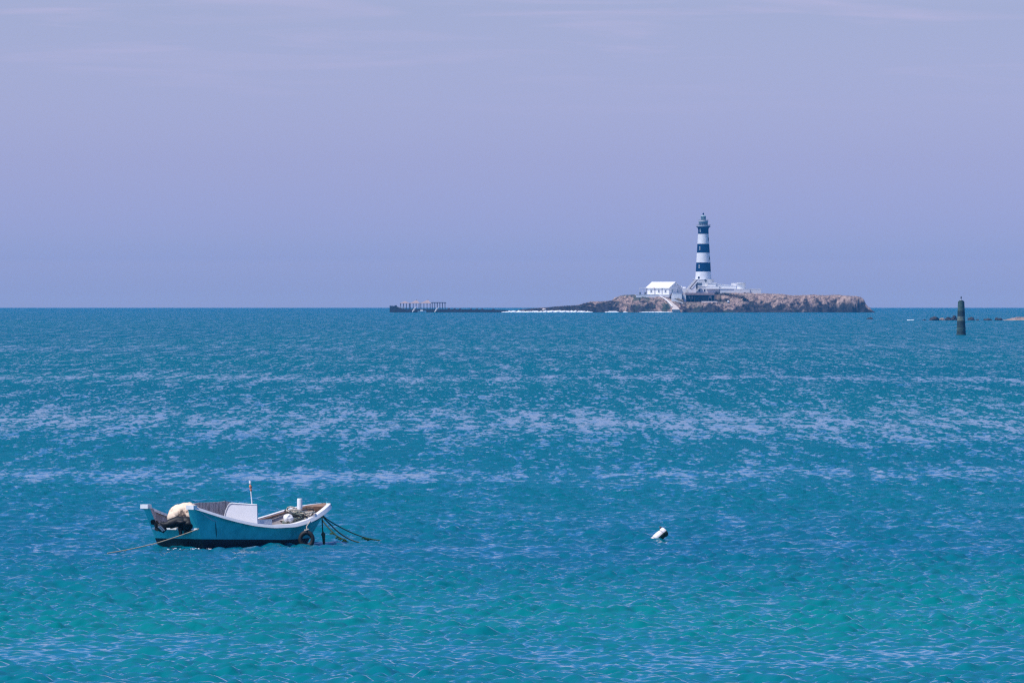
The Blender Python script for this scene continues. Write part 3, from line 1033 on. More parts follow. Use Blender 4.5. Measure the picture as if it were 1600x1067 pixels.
dR = 2485.0
kR = dR / F
rocks = [
    (1460, 14.5, 6.3, 'dark jagged rock, biggest left of the beacon pillar'),
    (1444, 5, 2.0, 'tiny low rock, leftmost of the reef by the beacon pillar'),
    (1473, 11, 4.0, 'low greyish rock between two dark rocks left of the pillar'),
    (1482, 9, 5.0, 'small dark rock second left of the beacon pillar'),
    (1491, 11, 7.6, 'tall blocky dark rock touching the left of the beacon pillar'),
    (1517.5, 12, 5.2, 'dark hump of rock just right of the beacon pillar'),
    (1527, 6, 2.2, 'very low rock right of the hump beside the pillar'),
    (1543, 13, 3.0, 'long flat rock halfway between pillar and sandbank'),
    (1560, 12, 4.4, 'dark rock nearest the pinkish rubble bank on the right'),
]
for i, (px_, w_, h_, lab) in enumerate(rocks):
    c_ = P(px_, 500, dR + (i % 3) * 4)
    o_ = rock_mesh(w_ * kR, w_ * kR * 1.2, h_ * kR, 31 + i, M['rock_dark']).build('reef_rock', M['rock_dark'] if i != 2 else M['sand'])
    o_.location = (c_.x, c_.y, zsea(dR) - .1)
    tag(o_, lab, 'rock', 'reef rocks beside the beacon pillar')
dq = 2640.0
c_ = P(1359, 499, dq)
o_ = rock_mesh(9.5 * dq / F, 3, 3.3 * dq / F, 77, M['rock_dark']).build('lone_rock', M['rock_dark'])
o_.location = (c_.x, c_.y, zsea(dq) - .1)
tag(o_, 'small lone dark rock in the water off the island cliff', 'rock')
# rubble bank
xs = np.linspace(1566, 1680, 260); ys = np.linspace(0, 1, 36)
XX, VV = np.meshgrid(xs, ys)
hh = np.interp(XX, [1566, 1574, 1590, 1610, 1640, 1680], [0, 1.8, 4.8, 5.5, 6.0, 4]) * kR
Zb = hh * np.sin(np.clip(VV, 0, 1) * PI) ** .7 * (.55 + .9 * fbm(XX / 1.7, VV * 14, 51, 4)) - .15
Yb = dR + 2 + VV * 16
Xb = (XX - 800) / F * dR
o_ = grid_mesh('rubble_bank', Xb, Yb, Zb + zsea(dR), [M['sand']], smooth=False)
tag(o_, None, None, None, 'structure')
M['pane_blue'] = mat('blue_grey_pane', (0.10, 0.13, 0.17), 0.3, var=0.2, scale=1)
# ------------------------------------------------------------ the island
DI = 4060.0
KI = DI / F            # metres per photo pixel at the island
ZI = zsea(DI)
def I(px, py=None, yd=0.0, z=None):
    """photo pixel at the island -> world; yd = depth behind the front shore"""
    return Vector(((px - 800) * KI, DI + yd, ZI + ((488 - py) * KI if z is None else z)))
def IX(px): return (px - 800) * KI
def IZ(py): return ZI + (488 - py) * KI


PX = [800, 812, 830, 845, 862, 880, 905, 914, 925, 940, 958, 964, 972, 985, 1000, 1035, 1060, 1072, 1122, 1160, 1190, 1205, 1222, 1240, 1262, 1275, 1290, 1306, 1314, 1330, 1341, 1346, 1350, 1353, 1357, 1362, 1367, 1372]
PYT = [486.5, 484.5, 483, 482, 480.6, 479.2, 477.5, 474.8, 472, 472, 470.5, 466, 462.5, 461.5, 461, 461, 460, 458, 458, 458, 458.5, 459.5, 460, 462, 462, 461, 462.5, 461.5, 461.5, 463, 463.5, 464.5, 468, 475, 480, 484, 487, 489]


ISL = {}


def ground_at(px, py, lo=1.0):
    """depth behind the shore where the ground first rises to the height seen at that pixel"""
    i = int(np.argmin(np.abs(ISL['x'] - px)))
    z = (488 - py) * KI
    c = ISL['h'][:, i]
    k = np.nonzero((c >= z) & (ISL['y'] > lo))[0]
    return float(ISL['y'][k[0]]) if len(k) else 24.0


def build_island():
    xs = np.linspace(800, 1372, 900)
    yv = np.concatenate([np.linspace(-3, 42, 190), np.linspace(42.5, 110, 50)])
    XX, YY = np.meshgrid(xs, yv)
    xm = XX * KI
    top = (488 - np.interp(XX, PX, PYT)) * KI
    sh = 4 * (fbm(xm / 9.0, 0 * xm + .5, 90, 4) - .5) * 2 + 1.5                # wandering shoreline
    ramp_w = np.interp(XX, [800, 900, 960, 1060, 1180, 1250, 1300, 1340, 1372], [7, 8, 14, 20, 24, 15, 8, 3, 3])
    t = np.clip((YY - sh) / ramp_w, 0, 1)
    h = top * (1 - (1 - t) ** 1.7)
    # ledges
    led = fbm(xm / 6.0, YY / 5.0, 40, 5) - .5
    h = h + led * 1.8 * np.clip(h / 3, 0, 1) * np.where(t < .999, 1, .25)
    ridg = 1 - np.abs(fbm(xm / 2.4, YY / 2.0, 60, 5) - .5) * 4
    h = h + ridg * .8 * np.clip(h / 2, 0, 1) * np.clip(1.25 - t, .12, 1)
    h = h + (vnoise(xm * 1.1, YY * 1.1, 8) - .5) * .65 * np.clip(h / 2, 0, 1)
    h = h + (vnoise(xm * 2.3, YY * 2.3, 18) - .5) * .35 * np.clip(h / 2, 0, 1)
    h = np.minimum(h, top + .05 + .6 * (vnoise(xm * .8, YY * .8, 5)) ** 2)
    # ground kept low under the boathouse and under the building group
    cut = (XX > 1069) & (XX < 1128) & (YY > 6) & (YY < 25)
    h = np.where(cut, np.minimum(h, (488 - 471.5) * KI), h)
    bld = (XX > 1006) & (XX < 1196) & (YY >= 25)
    h = np.where(bld, np.minimum(h, top - .25), h)
    # the path ramp
    # back slope
    bk = np.clip((110 - YY) / 30, 0, 1)
    h = h * bk ** .6
    edge = np.clip((YY - sh + 1.0) / 1.0, 0, 1)
    h = np.where(YY < sh, -0.6 - (sh - YY) * .6, h - .1)
    lo = vnoise(xm / 3.0, YY / 3.0, 71); lo2 = fbm(xm / 11.0, YY / 9.0, 72, 4)
    rel = h / np.maximum(top, 1)
    # basalt plus painted cliff shade: low shore, left point and right cliff
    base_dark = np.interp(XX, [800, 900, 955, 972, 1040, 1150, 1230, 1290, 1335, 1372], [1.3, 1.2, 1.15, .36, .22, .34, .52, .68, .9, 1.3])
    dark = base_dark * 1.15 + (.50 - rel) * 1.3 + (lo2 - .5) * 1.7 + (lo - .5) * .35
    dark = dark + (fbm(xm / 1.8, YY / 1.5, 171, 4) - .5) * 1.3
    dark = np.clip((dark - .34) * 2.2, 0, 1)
    green = np.clip((fbm(xm / 5.0, YY / 4.0, 95, 4) - .50) * 8, 0, 1) * np.interp(XX, [955, 975, 1050, 1075, 1130, 1180], [.0, .9, .9, .4, .7, .1])
    lav = vnoise(xm / 1.4, YY / 1.4, 99)
    # horizontal shift gives overhangs and breaks the grid up
    ox = (vnoise(xm * .9, YY * .9, 120) - .5) * .6
    m = bpy.data.materials.new('island_rock')
    m.use_nodes = True
    nt = m.node_tree; N = nt.nodes; L = nt.links; b = N['Principled BSDF']
    b.inputs['Roughness'].default_value = .95; b.inputs['Specular IOR Level'].default_value = .2
    def attr(n_):
        a = N.new('ShaderNodeAttribute'); a.attribute_name = n_; return a
    geo = N.new('ShaderNodeNewGeometry')
    nz = N.new('ShaderNodeTexNoise'); nz.inputs['Scale'].default_value = .45; nz.inputs['Detail'].default_value = 7; nz.inputs['Roughness'].default_value = .7
    L.new(geo.outputs['Position'], nz.inputs['Vector'])
    r1 = N.new('ShaderNodeValToRGB')
    el = r1.color_ramp.elements
    el[0].position = .38; el[0].color = (.075, .062, .055, 1)
    el[1].position = .66; el[1].color = (.54, .39, .31, 1)
    mid = el.new(.47); mid.color = (.27, .19, .16, 1)
    L.new(nz.outputs[0], r1.inputs[0])
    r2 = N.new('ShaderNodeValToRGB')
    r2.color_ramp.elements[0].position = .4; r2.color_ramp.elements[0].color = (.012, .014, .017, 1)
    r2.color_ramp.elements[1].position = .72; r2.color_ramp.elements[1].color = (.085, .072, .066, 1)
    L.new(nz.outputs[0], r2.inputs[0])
    mx = N.new('ShaderNodeMix'); mx.data_type = 'RGBA'
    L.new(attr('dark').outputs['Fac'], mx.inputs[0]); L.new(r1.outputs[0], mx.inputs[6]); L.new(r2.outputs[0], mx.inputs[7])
    mg = N.new('ShaderNodeMix'); mg.data_type = 'RGBA'
    mg.inputs[7].default_value = (.035, .065, .04, 1)
    L.new(attr('green').outputs['Fac'], mg.inputs[0]); L.new(mx.outputs[2], mg.inputs[6])
    L.new(mg.outputs[2], b.inputs['Base Color'])
    bp = N.new('ShaderNodeBump'); bp.inputs['Distance'].default_value = .3; bp.inputs['Strength'].default_value = 1
    L.new(nz.outputs[0], bp.inputs['Height']); L.new(bp.outputs[0], b.inputs['Normal'])
    ISL['x'] = xs; ISL['y'] = yv; ISL['h'] = h
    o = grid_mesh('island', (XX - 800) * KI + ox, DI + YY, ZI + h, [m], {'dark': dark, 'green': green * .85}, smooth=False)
    tag(o, None, None, None, 'structure')


build_island()


def prism(mb, poly_xz, y0, y1, mi=0):
    """poly in (x, z), extruded in depth from y0 (front) to y1"""
    k = len(poly_xz)
    vs = [(x, y0, z) for x, z in poly_xz] + [(x, y1, z) for x, z in poly_xz]
    mb.add(vs, [tuple(range(k)), tuple(range(2 * k - 1, k - 1, -1))] + [((i + 1) % k, i, k + i, k + (i + 1) % k) for i in range(k)], mi)


def ibox(mb, px0, px1, pyt, pyb, y0, y1, mi=0, ox=0, oy=0):
    """box from pixel bounds at the island, in world minus (ox, oy, ZI)"""
    x0, x1 = IX(px0) - ox, IX(px1) - ox
    z0, z1 = (488 - pyb) * KI, (488 - pyt) * KI
    mb.box(((x0 + x1) / 2, DI + (y0 + y1) / 2 - oy, (z0 + z1) / 2), (x1 - x0, y1 - y0, z1 - z0), 0, mi)


# ------------------------------------------------------------ lighthouse
LX, LY = IX(1102), DI + 42
lh = thing('lighthouse', 'tall round lighthouse with black and white bands on the rocky island', 'lighthouse', (LX, LY, ZI + (488 - 436) * KI))
zb = (488 - 436) * KI
def lz(py): return (436 - py) * KI
def lr(py): return np.interp(py, [353, 357, 364, 436], [8.4, 8.1, 8.4, 12.7]) * KI
pys = [438, 436, 430, 424, 423.9, 417, 409.7, 409.6, 402, 394.4, 394.3, 387, 380.1, 380, 372, 364.7, 364.6, 360, 357.2, 355.5, 354]
rad = [float(lr(p)) for p in pys]
rad[-3] = 8.2 * KI; rad[-2] = 8.9 * KI; rad[-1] = 9.8 * KI
def lm(z):
    p = 436 - z / KI
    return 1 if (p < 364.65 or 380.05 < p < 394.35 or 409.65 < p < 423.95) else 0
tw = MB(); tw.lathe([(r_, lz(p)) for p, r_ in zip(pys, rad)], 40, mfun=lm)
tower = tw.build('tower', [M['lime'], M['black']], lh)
# slit windows and round windows
def on_tower(az_deg, py, w, h_, name, mats, round_=False):
    a_ = math.radians(az_deg); r_ = float(lr(py)) + .02
    mbw = MB()
    cx, cy = math.sin(a_) * r_, -math.cos(a_) * r_
    if round_:
        t_ = Vector((math.cos(a_), math.sin(a_), 0)); nn = Vector((math.sin(a_), -math.cos(a_), 0)); c_ = Vector((cx, cy, lz(py)))
        vs = [c_ + nn * .06 + t_ * math.cos(q) * w + Vector((0, 0, 1)) * math.sin(q) * w for q in [2 * PI * k / 14 for k in range(14)]]
        vs2 = [v - nn * .5 for v in vs]
        mbw.add(vs + vs2, [tuple(range(14))] + [(k, 14 + k, 14 + (k + 1) % 14, (k + 1) % 14) for k in range(14)])
    else:
        mbw.box((cx, cy, lz(py)), (w, .5, h_), a_)
    return mbw.build(name, mats, lh)


for az_, py_ in ((-34, 416), (-34, 387), (-34, 359)):
    w_ = on_tower(az_, py_, .55, 1.7, 'window', M['winframe'])
    a_ = math.radians(az_); r_ = float(lr(py_)) + .26
    g_ = MB(); g_.box((math.sin(a_) * r_, -math.cos(a_) * r_, lz(py_)), (.28, .06, 1.2), a_); g_.build('pane', M['lantern'], w_)
for az_, py_ in ((60, 403), (60, 373)):
    on_tower(az_, py_, .5, 1.5, 'window', M['glass'])
on_tower(-36, 433.6, .62, 0, 'round_window', M['glass'], True)
on_tower(14, 431.4, .001, 0, 'vent', M['glass'], True)
# galleries
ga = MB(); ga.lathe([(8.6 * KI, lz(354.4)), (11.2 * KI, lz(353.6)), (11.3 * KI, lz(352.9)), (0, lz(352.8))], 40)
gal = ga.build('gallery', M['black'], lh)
def railing(parent, r_, z0, z1, n=24, mt=M['winframe']):
    m_ = MB()
    ring = lambda zz, rr: m_.tube([(math.cos(2 * PI * k / 36) * rr, math.sin(2 * PI * k / 36) * rr, zz) for k in range(37)], .045, 5, cap=False)
    ring(z1, r_); ring((z0 + z1) / 2, r_)
    for k in range(n):
        q = 2 * PI * k / n
        m_.tube([(math.cos(q) * r_, math.sin(q) * r_, z0), (math.cos(q) * r_, math.sin(q) * r_, z1)], .04, 5)
    m_.lathe([(r_ - .02, z0), (r_ - .02, z0 + (z1 - z0) * .35)], 36, mi=0)
    return m_.build('railing', mt, parent)
railing(gal, 10.9 * KI, lz(352.8), lz(349.6), 36)
dr_ = MB(); dr_.lathe([(7.2 * KI, lz(352.9)), (7.2 * KI, lz(345.8)), (7.6 * KI, lz(345.5)), (7.6 * KI, lz(344.9)), (0, lz(344.8))], 32)
watch = dr_.build('watch_room', M['drum'], lh)
for k in range(6):
    q = math.radians(-75 + 30 * k); r_ = 7.2 * KI
    w_ = MB(); w_.box((math.sin(q) * r_, -math.cos(q) * r_, lz(349)), (.6, .12, 1.0), q); w_.build('window', M['glass'], watch)
railing(watch, 7.7 * KI, lz(344.9), lz(341.6), 24)
ln = MB(); ln.lathe([(4.0 * KI, lz(344.9)), (4.0 * KI, lz(337.2))], 12, smooth=False)
lan = ln.build('lantern_room', M['lantern'], lh)
bars = MB()
for k in range(12):
    q = 2 * PI * k / 12
    bars.tube([(math.cos(q) * 4.03 * KI, math.sin(q) * 4.03 * KI, lz(344.9)), (math.cos(q) * 4.03 * KI, math.sin(q) * 4.03 * KI, lz(337.2))], .05, 5)
bars.lathe([(4.1 * KI, lz(344.9)), (4.1 * KI, lz(343.2)), (3.9 * KI, lz(343.2))], 24)
bars.build('glazing_bars', M['winframe'], lan)
dm = MB(); dm.lathe([(4.5 * KI, lz(337.3)), (4.45 * KI, lz(336.9)), (3.4 * KI, lz(335.8)), (1.5 * KI, lz(335.1)), (.6 * KI, lz(334.9))], 24)
dome = dm.build('dome', M['drum'], lh)
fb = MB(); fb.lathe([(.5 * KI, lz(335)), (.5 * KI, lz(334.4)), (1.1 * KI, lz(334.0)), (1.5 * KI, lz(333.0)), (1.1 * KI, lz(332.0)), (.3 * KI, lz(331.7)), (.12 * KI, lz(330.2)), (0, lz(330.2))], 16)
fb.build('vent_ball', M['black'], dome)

# ------------------------------------------------------------ lighthouse base building: stacked white terraces
def island_thing(name, label, cat, px, yd, group=None):
    return thing(name, label, cat, (IX(px), DI + yd, ZI), 0, group)
def part(parent, name, mats, fn, *a):
    m_ = MB(); fn(m_); 
    lx, ly = parent.location.x, parent.location.y
    m_.v = [(v[0] - lx, v[1] - ly, v[2]) for v in m_.v]
    return m_.build(name, mats, parent)


bb_ = island_thing('terraced_block', 'white stepped block the banded lighthouse stands on', 'building', 1103, 31)
part(bb_, 'upper_drum', M['lime'], lambda m: m.lathe([(17.2 * KI, (488 - 448) * KI), (16.6 * KI, (488 - 436.3) * KI), (16.9 * KI, (488 - 436.2) * KI), (16.9 * KI, (488 - 435.8) * KI), (0, (488 - 435.7) * KI)], 36, (LX, LY, 0)))
part(bb_, 'side_step', M['lime'], lambda m: (ibox(m, 1108, 1121, 442.2, 449.0, 30, 38), ibox(m, 1108, 1122, 441.6, 442.3, 29.7, 38.3)))
part(bb_, 'lower_wall', M['lime'], lambda m: (ibox(m, 1084.5, 1126, 447.6, 459, 27, 45), ibox(m, 1084, 1127, 446.8, 447.6, 26.93, 45.2)))
part(bb_, 'porch_wall', M['lime'], lambda m: ibox(m, 1086.5, 1104, 438.6, 447.0, 28, 34))
def win(parent, px, py, w, h, yf, name='window'):
    o = part(parent, name, M['winframe'], lambda m: ibox(m, px - w / 2 - .35, px + w / 2 + .35, py - h / 2 - .35, py + h / 2 + .35, yf - .06, yf + .2))
    part2 = MB(); ibox(part2, px - w / 2, px + w / 2, py - h / 2, py + h / 2, yf - .10, yf + .15)
    lx, ly = parent.location.x, parent.location.y
    part2.v = [(v[0] - lx, v[1] - ly, v[2]) for v in part2.v]
    part2.build('pane', M['pane_blue'] if w > 4 else M['glass'], o)
    return o
win(bb_, 1095, 453.6, 2.4, 3.2, 27)
win(bb_, 1103, 453.6, 1.8, 3.6, 27)
win(bb_, 1094.5, 443.8, 8.5, 4.0, 28, 'porch_opening')
win(bb_, 1105.0, 437.6, 2.2, 2.8, 25.6 + 11.0 - 11.0, 'round_window') if False else None
part(bb_, 'round_window', M['glass'], lambda m: m.tube([(IX(1105), LY - 17.0 * KI - .08, (488 - 438.6) * KI), (IX(1105), LY - 15.5 * KI, (488 - 438.6) * KI)], .62, 14))

# outer stair with white parapets
st_ = island_thing('outer_staircase', 'brown steps between white parapets climbing to the lighthouse', 'staircase', 1084, 26)
def stairs(m):
    n_ = 16
    for k in range(n_):
        t = k / n_
        px0 = 1079 + 12.2 * t; zt_ = 450.6 - 14.0 * (t + 1 / n_)
        ibox(m, px0, px0 + 12.2 / n_ + .5, zt_, 451.4, 23.2, 24.8)
part(st_, 'steps', M['stepstone'], stairs)
def parapet(m, y0, dx):
    pts = [(1076.2, 451.6), (1079.0, 451.6), (1092.2, 436.2), (1089.0, 435.4)]
    prism(m, [(IX(a + dx), (488 - b) * KI) for a, b in ((1076.0, 453), (1079, 453), (1093, 437.4), (1093, 436.2), (1089.6, 435.6), (1076.2, 450.2))], DI + y0, DI + y0 + .7)
part(st_, 'parapet', M['roof_white'], lambda m: parapet(m, 24.9, -1.6))
def par2(m):
    prism(m, [(IX(a), (488 - b) * KI) for a, b in ((1080.4, 450.8), (1082.6, 450.8), (1094.2, 437.6), (1092.4, 436.8))], DI + 22.4, DI + 23.1)
part(st_, 'parapet', M['roof_white'], par2)
part(st_, 'side_wall', M['lime'], lambda m: prism(m, [(IX(a), (488 - b) * KI) for a, b in ((1077, 459), (1089.2, 459), (1089.2, 443.6), (1082, 451.6), (1077, 451.6))], DI + 22.6, DI + 23.05))

# left terrace wall, from the house to the lighthouse
tl_ = island_thing('terrace_wall', 'long low white wall joining the house to the lighthouse block', 'wall', 1074, 30)
part(tl_, 'wall', M['lime'], lambda m: ibox(m, 1065, 1084.4, 451.2, 459, 26, 32))
part(tl_, 'coping', M['roof_white'], lambda m: ibox(m, 1064.6, 1084.2, 450.5, 451.2, 25.93, 32.3))
part(tl_, 'chimney', M['roof_white'], lambda m: (ibox(m, 1068.5, 1073, 448.0, 450.5, 28, 30), ibox(m, 1066, 1067.2, 446.5, 450.5, 28, 29)))

# right hand group: ramp wall, box, tank and long wall
rw = island_thing('ramp_wall', 'white wall sloping down to the right of the lighthouse', 'wall', 1138, 33)
part(rw, 'wall', M['lime'], lambda m: prism(m, [(IX(a), (488 - b) * KI) for a, b in ((1121.5, 452), (1153, 452), (1153, 446.6), (1140, 445.6), (1121.5, 443.6))], DI + 31, DI + 36))
part(rw, 'coping', M['roof_white'], lambda m: prism(m, [(IX(a), (488 - b) * KI) for a, b in ((1121.5, 443.6), (1140, 445.6), (1153, 446.6), (1153, 446.2), (1140, 445.1), (1121.5, 443.1))], DI + 30.8, DI + 36.2))
lw = island_thing('long_white_building', 'long low white flat building right of the lighthouse', 'building', 1145, 28)
part(lw, 'wall', M['lime'], lambda m: ibox(m, 1127.3, 1174, 451.7, 459, 26, 40))
part(lw, 'roof_edge', M['roof_white'], lambda m: ibox(m, 1105.5, 1148, 450.4, 451.6, 25.8, 26.9))
part(lw, 'roof', M['lime'], lambda m: ibox(m, 1127.1, 1174.2, 451.1, 451.7, 25.93, 40.2))
tk = island_thing('round_tank', 'white round water tank above the low building', 'tank', 1161, 30)
part(tk, 'tank_wall', M['lime'], lambda m: m.lathe([(6.6 * KI, (488 - 451.1) * KI), (6.6 * KI, (488 - 442.4) * KI), (6.8 * KI, (488 - 442.4) * KI), (6.8 * KI, (488 - 441.6) * KI), (0, (488 - 441.6) * KI)], 28, (IX(1161), DI + 30.5, 0)))
part(tk, 'tank_base', M['roof_white'], lambda m: m.lathe([(7.1 * KI, (488 - 451.1) * KI), (7.1 * KI, (488 - 450.2) * KI), (0, (488 - 450.2) * KI)], 28, (IX(1161), DI + 30.5, 0)))
part(tk, 'side_box', M['roof_white'], lambda m: ibox(m, 1145.6, 1154, 442.0, 446.4, 31.5, 34))
ew = island_thing('end_wall', 'plain white wall at the right end of the buildings', 'wall', 1183, 27)
part(ew, 'wall', M['lime'], lambda m: ibox(m, 1174.3, 1191.6, 451.9, 459.5, 27, 30))
part(ew, 'coping', M['roof_white'], lambda m: ibox(m, 1174.3, 1192.2, 451.1, 451.9, 26.93, 30.3))

# ------------------------------------------------------------ keeper's house
HPH = math.radians(35)
hx, hy = IX(1047), DI + 18.0
house = thing('keepers_house', 'white gabled keepers house left of the lighthouse', 'house', (hx, hy, ZI + (488 - 460.3) * KI), 0)
# local frame: corner at origin; long side runs left and away, gable runs right and away
ul = Vector((-math.cos(HPH), math.sin(HPH), 0)); ug = Vector((math.sin(HPH), math.cos(HPH), 0))
HL, HW = 35 * KI / math.cos(HPH), 19 * KI / math.sin(HPH)
HWL, HR = 11.6 * KI, 8.6 * KI
def hp_(a, b, z): return ul * a + ug * b + Vector((0, 0, z))
hw_ = MB()
v_ = [hp_(0, 0, 0), hp_(HL, 0, 0), hp_(HL, HW, 0), hp_(0, HW, 0), hp_(0, 0, HWL), hp_(HL, 0, HWL), hp_(HL, HW, HWL), hp_(0, HW, HWL), hp_(0, HW / 2, HWL + HR - .15), hp_(HL, HW / 2, HWL + HR - .15)]
hw_.add(v_, [(0, 4, 5, 1), (1, 5, 9, 6, 2), (2, 6, 7, 3), (3, 7, 8, 4, 0)])
hw_.build('wall', M['lime'], house)
rf = MB()
e = .5; th_ = .28
sl_ = HR / (HW / 2)
A = [hp_(-.25, -e, HWL - e * sl_), hp_(HL + e, -e, HWL - e * sl_), hp_(HL + e, HW / 2, HWL + HR), hp_(-.25, HW / 2, HWL + HR), hp_(-.25, HW + e, HWL - e * sl_), hp_(HL + e, HW + e, HWL - e * sl_)]
Bt = [v + Vector((0, 0, -th_)) for v in A]
rf.add(A + Bt, [(0, 3, 2, 1), (3, 4, 5, 2), (6, 7, 8, 9), (9, 8, 11, 10), (0, 6, 9, 3), (3, 9, 10, 4), (1, 2, 8, 7), (2, 5, 11, 8), (0, 1, 7, 6), (4, 10, 11, 5)])
rf.build('roof', M['roof_white'], house)
def house_box(name, a0, a1, b0, b1, z0, z1, mt, parent=house):
    m_ = MB(); vs = [hp_(a, b, z) for z in (z0, z1) for a, b in ((a0, b0), (a1, b0), (a1, b1), (a0, b1))]
    m_.add(vs, [(0, 1, 2, 3), (7, 6, 5, 4), (0, 4, 5, 1), (1, 5, 6, 2), (2, 6, 7, 3), (3, 7, 4, 0)])
    return m_.build(name, mt, parent)
for f_ in (.17, .46, .80):
    a_ = HL * f_
    w_ = house_box('window', a_ - .55, a_ + .55, -.12, .1, .9, 2.6, M['winframe'])
    house_box('pane', a_ - .28, a_ + .28, -.17, .05, 1.2, 2.3, M['pane_blue'], w_)
for f_ in (.0, .31, .63, .985):
    a_ = HL * f_
    house_box('pilaster', a_ + .02, a_ + .24, -.16, .02, 0, HWL - .35, M['post'] if f_ else M['winframe'])
for f_ in (.25, .70):
    b_1 = HW * f_
    w_ = house_box('window', -.12, .1, b_1 - .6, b_1 + .6, .9, 2.7, M['winframe'])
    house_box('pane', -.17, .05, b_1 - .35, b_1 + .35, 1.1, 2.5, M['drum'], w_)
house_box('red_lamp', HL * .64, HL * .64 + .35, -.75, -.45, HWL - .35, HWL + .05, M['red'])
# terrace and rail in front of the house
te = island_thing('house_terrace', 'low white terrace under the gabled house', 'terrace', 1022, 14)
part(te, 'retaining_wall', M['lime'], lambda m: ibox(m, 994.5, 1047, 460.4, 465.0, 12, 16))
part(te, 'deck', M['roof_white'], lambda m: ibox(m, 994.2, 1030, 459.9, 460.4, 11.93, 34))
part(te, 'deck', M['roof_white'], lambda m: ibox(m, 1030.2, 1052, 459.9, 460.4, 12.6, 34))
part(te, 'stair_gap', M['stepstone'], lambda m: prism(m, [(IX(a), (488 - b) * KI) for a, b in ((1044.8, 466), (1050, 458.2), (1050, 460), (1046.5, 466))], DI + 10.8, DI + 11.9))
pf = island_thing('porch_frame', 'thin open porch frame at the left end of the gabled house', 'porch', 1005.5, 20)
def pfr(m):
    for px_ in (1000.4, 1005.6, 1010.6):
        m.tube([(IX(px_), DI + 20, (488 - 460) * KI), (IX(px_), DI + 20, (488 - 449.8) * KI)], .13, 6)
    m.tube([(IX(1000.2), DI + 20, (488 - 449.8) * KI), (IX(1012), DI + 20, (488 - 449.8) * KI)], .13, 6)
    m.tube([(IX(1000.2), DI + 20, (488 - 455) * KI), (IX(1012), DI + 20, (488 - 455) * KI)], .08, 6)
part(pf, 'post_frame', M['winframe'], pfr)
for px_, lab in ((1001, 'dark barrel outside the left corner of the porch frame'), (1009, 'dark barrel between porch frame and gabled house')):
    o = MB(); o.lathe([(0, 1.15), (.33, 1.15), (.40, .6), (.33, 0), (0, 0)], 12)
    ob = o.build('barrel', M['post']); ob.location = (IX(px_), DI + 18, ZI + (488 - 459.9) * KI)
    tag(ob, lab, 'barrel', 'barrels by the porch')

# big white retaining wall and the path down to the landing
rt = island_thing('retaining_wall', 'tall white retaining wall between path and boathouse', 'wall', 1061, 12)
part(rt, 'wall', M['lime'], lambda m: prism(m, [(IX(a), (488 - b) * KI) for a, b in ((1049.5, 474), (1066, 474), (1066, 458.6), (1051.5, 458.6), (1049.5, 462))], DI + 10, DI + 25))
part(rt, 'coping', M['roof_white'], lambda m: ibox(m, 1051.2, 1067, 457.9, 458.6, 9.93, 25.3))
part(rt, 'low_wall', M['roof_white'], lambda m: prism(m, [(IX(a), (488 - b) * KI) for a, b in ((1048, 478), (1068, 478), (1068, 472.6), (1060, 470), (1050, 465))], DI + 7.4, DI + 9.6))
pth = MB()
cl = [(1034, 464.6, 12.0, 3.6), (1040, 467.6, 9.0, 4.2), (1046, 472.0, 6.0, 5.5), (1051, 476.6, 3.5, 7), (1055, 480.5, 1.6, 8.5), (1056, 484.6, -1.5, 12)]
vs = []
for a, b, y_, w_ in cl:
    vs += [(IX(a - w_ / 2), DI + y_, ZI + (488 - b) * KI + .35), (IX(a + w_ / 2), DI + y_, ZI + (488 - b) * KI + .35),
           (IX(a - w_ / 2), DI + y_ + .6, ZI + (488 - b) * KI - 1.6), (IX(a + w_ / 2), DI + y_ + .6, ZI + (488 - b) * KI - 1.6)]
fs = []
for i in range(len(cl) - 1):
    a = 4 * i
    fs += [(a, a + 4, a + 5, a + 1), (a, a + 2, a + 6, a + 4), (a + 1, a + 5, a + 7, a + 3)]
fs.append((20, 22, 23, 21))
pth.add(vs, fs)
tag(pth.build('path', M['path']), None, None, None, 'structure')
pk = MB()
pk.tube([Vector((IX(a - w_ / 2), DI + y_ - .1, ZI + (488 - b) * KI + .55)) for a, b, y_, w_ in cl[:-1]], .28, 6)
kerb = pk.build('path_parapet', M['roof_white'])
tag(kerb, 'low white parapet along the left edge of the path', 'parapet')

# ------------------------------------------------------------ boathouse in front of the buildings
bo = island_thing('boathouse', 'open dark boathouse under a flat pinkish roof', 'boathouse', 1096, 18)
part(bo, 'roof', M['pink_slab'], lambda m: ibox(m, 1071.5, 1117.5, 457.4, 460.8, 13.5, 24))
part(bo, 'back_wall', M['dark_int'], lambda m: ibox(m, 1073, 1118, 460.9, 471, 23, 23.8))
part(bo, 'side_wall', M['lime'], lambda m: ibox(m, 1067.2, 1072.6, 459.4, 472, 13.6, 23.8))
for px_ in (1074, 1080.5, 1086.5, 1108, 1113, 1117):
    part(bo, 'post', M['post'], lambda m: ibox(m, px_ - .5, px_ + .5, 460.9, 472, 13.8, 14.3))
part(bo, 'inner_panel', M['lime'], lambda m: ibox(m, 1077.0, 1078.8, 462.2, 467, 17, 17.4))
part(bo, 'inner_panel', M['winframe'], lambda m: ibox(m, 1081.5, 1084.5, 462.2, 467.6, 18, 18.4))
part(bo, 'inner_panel', M['lime'], lambda m: ibox(m, 1109, 1113.5, 461.8, 466.0, 17, 17.4))
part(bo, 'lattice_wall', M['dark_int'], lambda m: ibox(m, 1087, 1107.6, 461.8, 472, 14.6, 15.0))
part(bo, 'sill', M['roof_white'], lambda m: ibox(m, 1097, 1122, 470.6, 471.9, 11.8, 13.0))
wr = rock_mesh(1.2, 1.1, .5, 4, None).build('white_boulder', M['roof_white'])
wr.location = (IX(1138.5), DI + ground_at(1138.5, 471.5) - .7, ZI + (488 - 471.6) * KI)
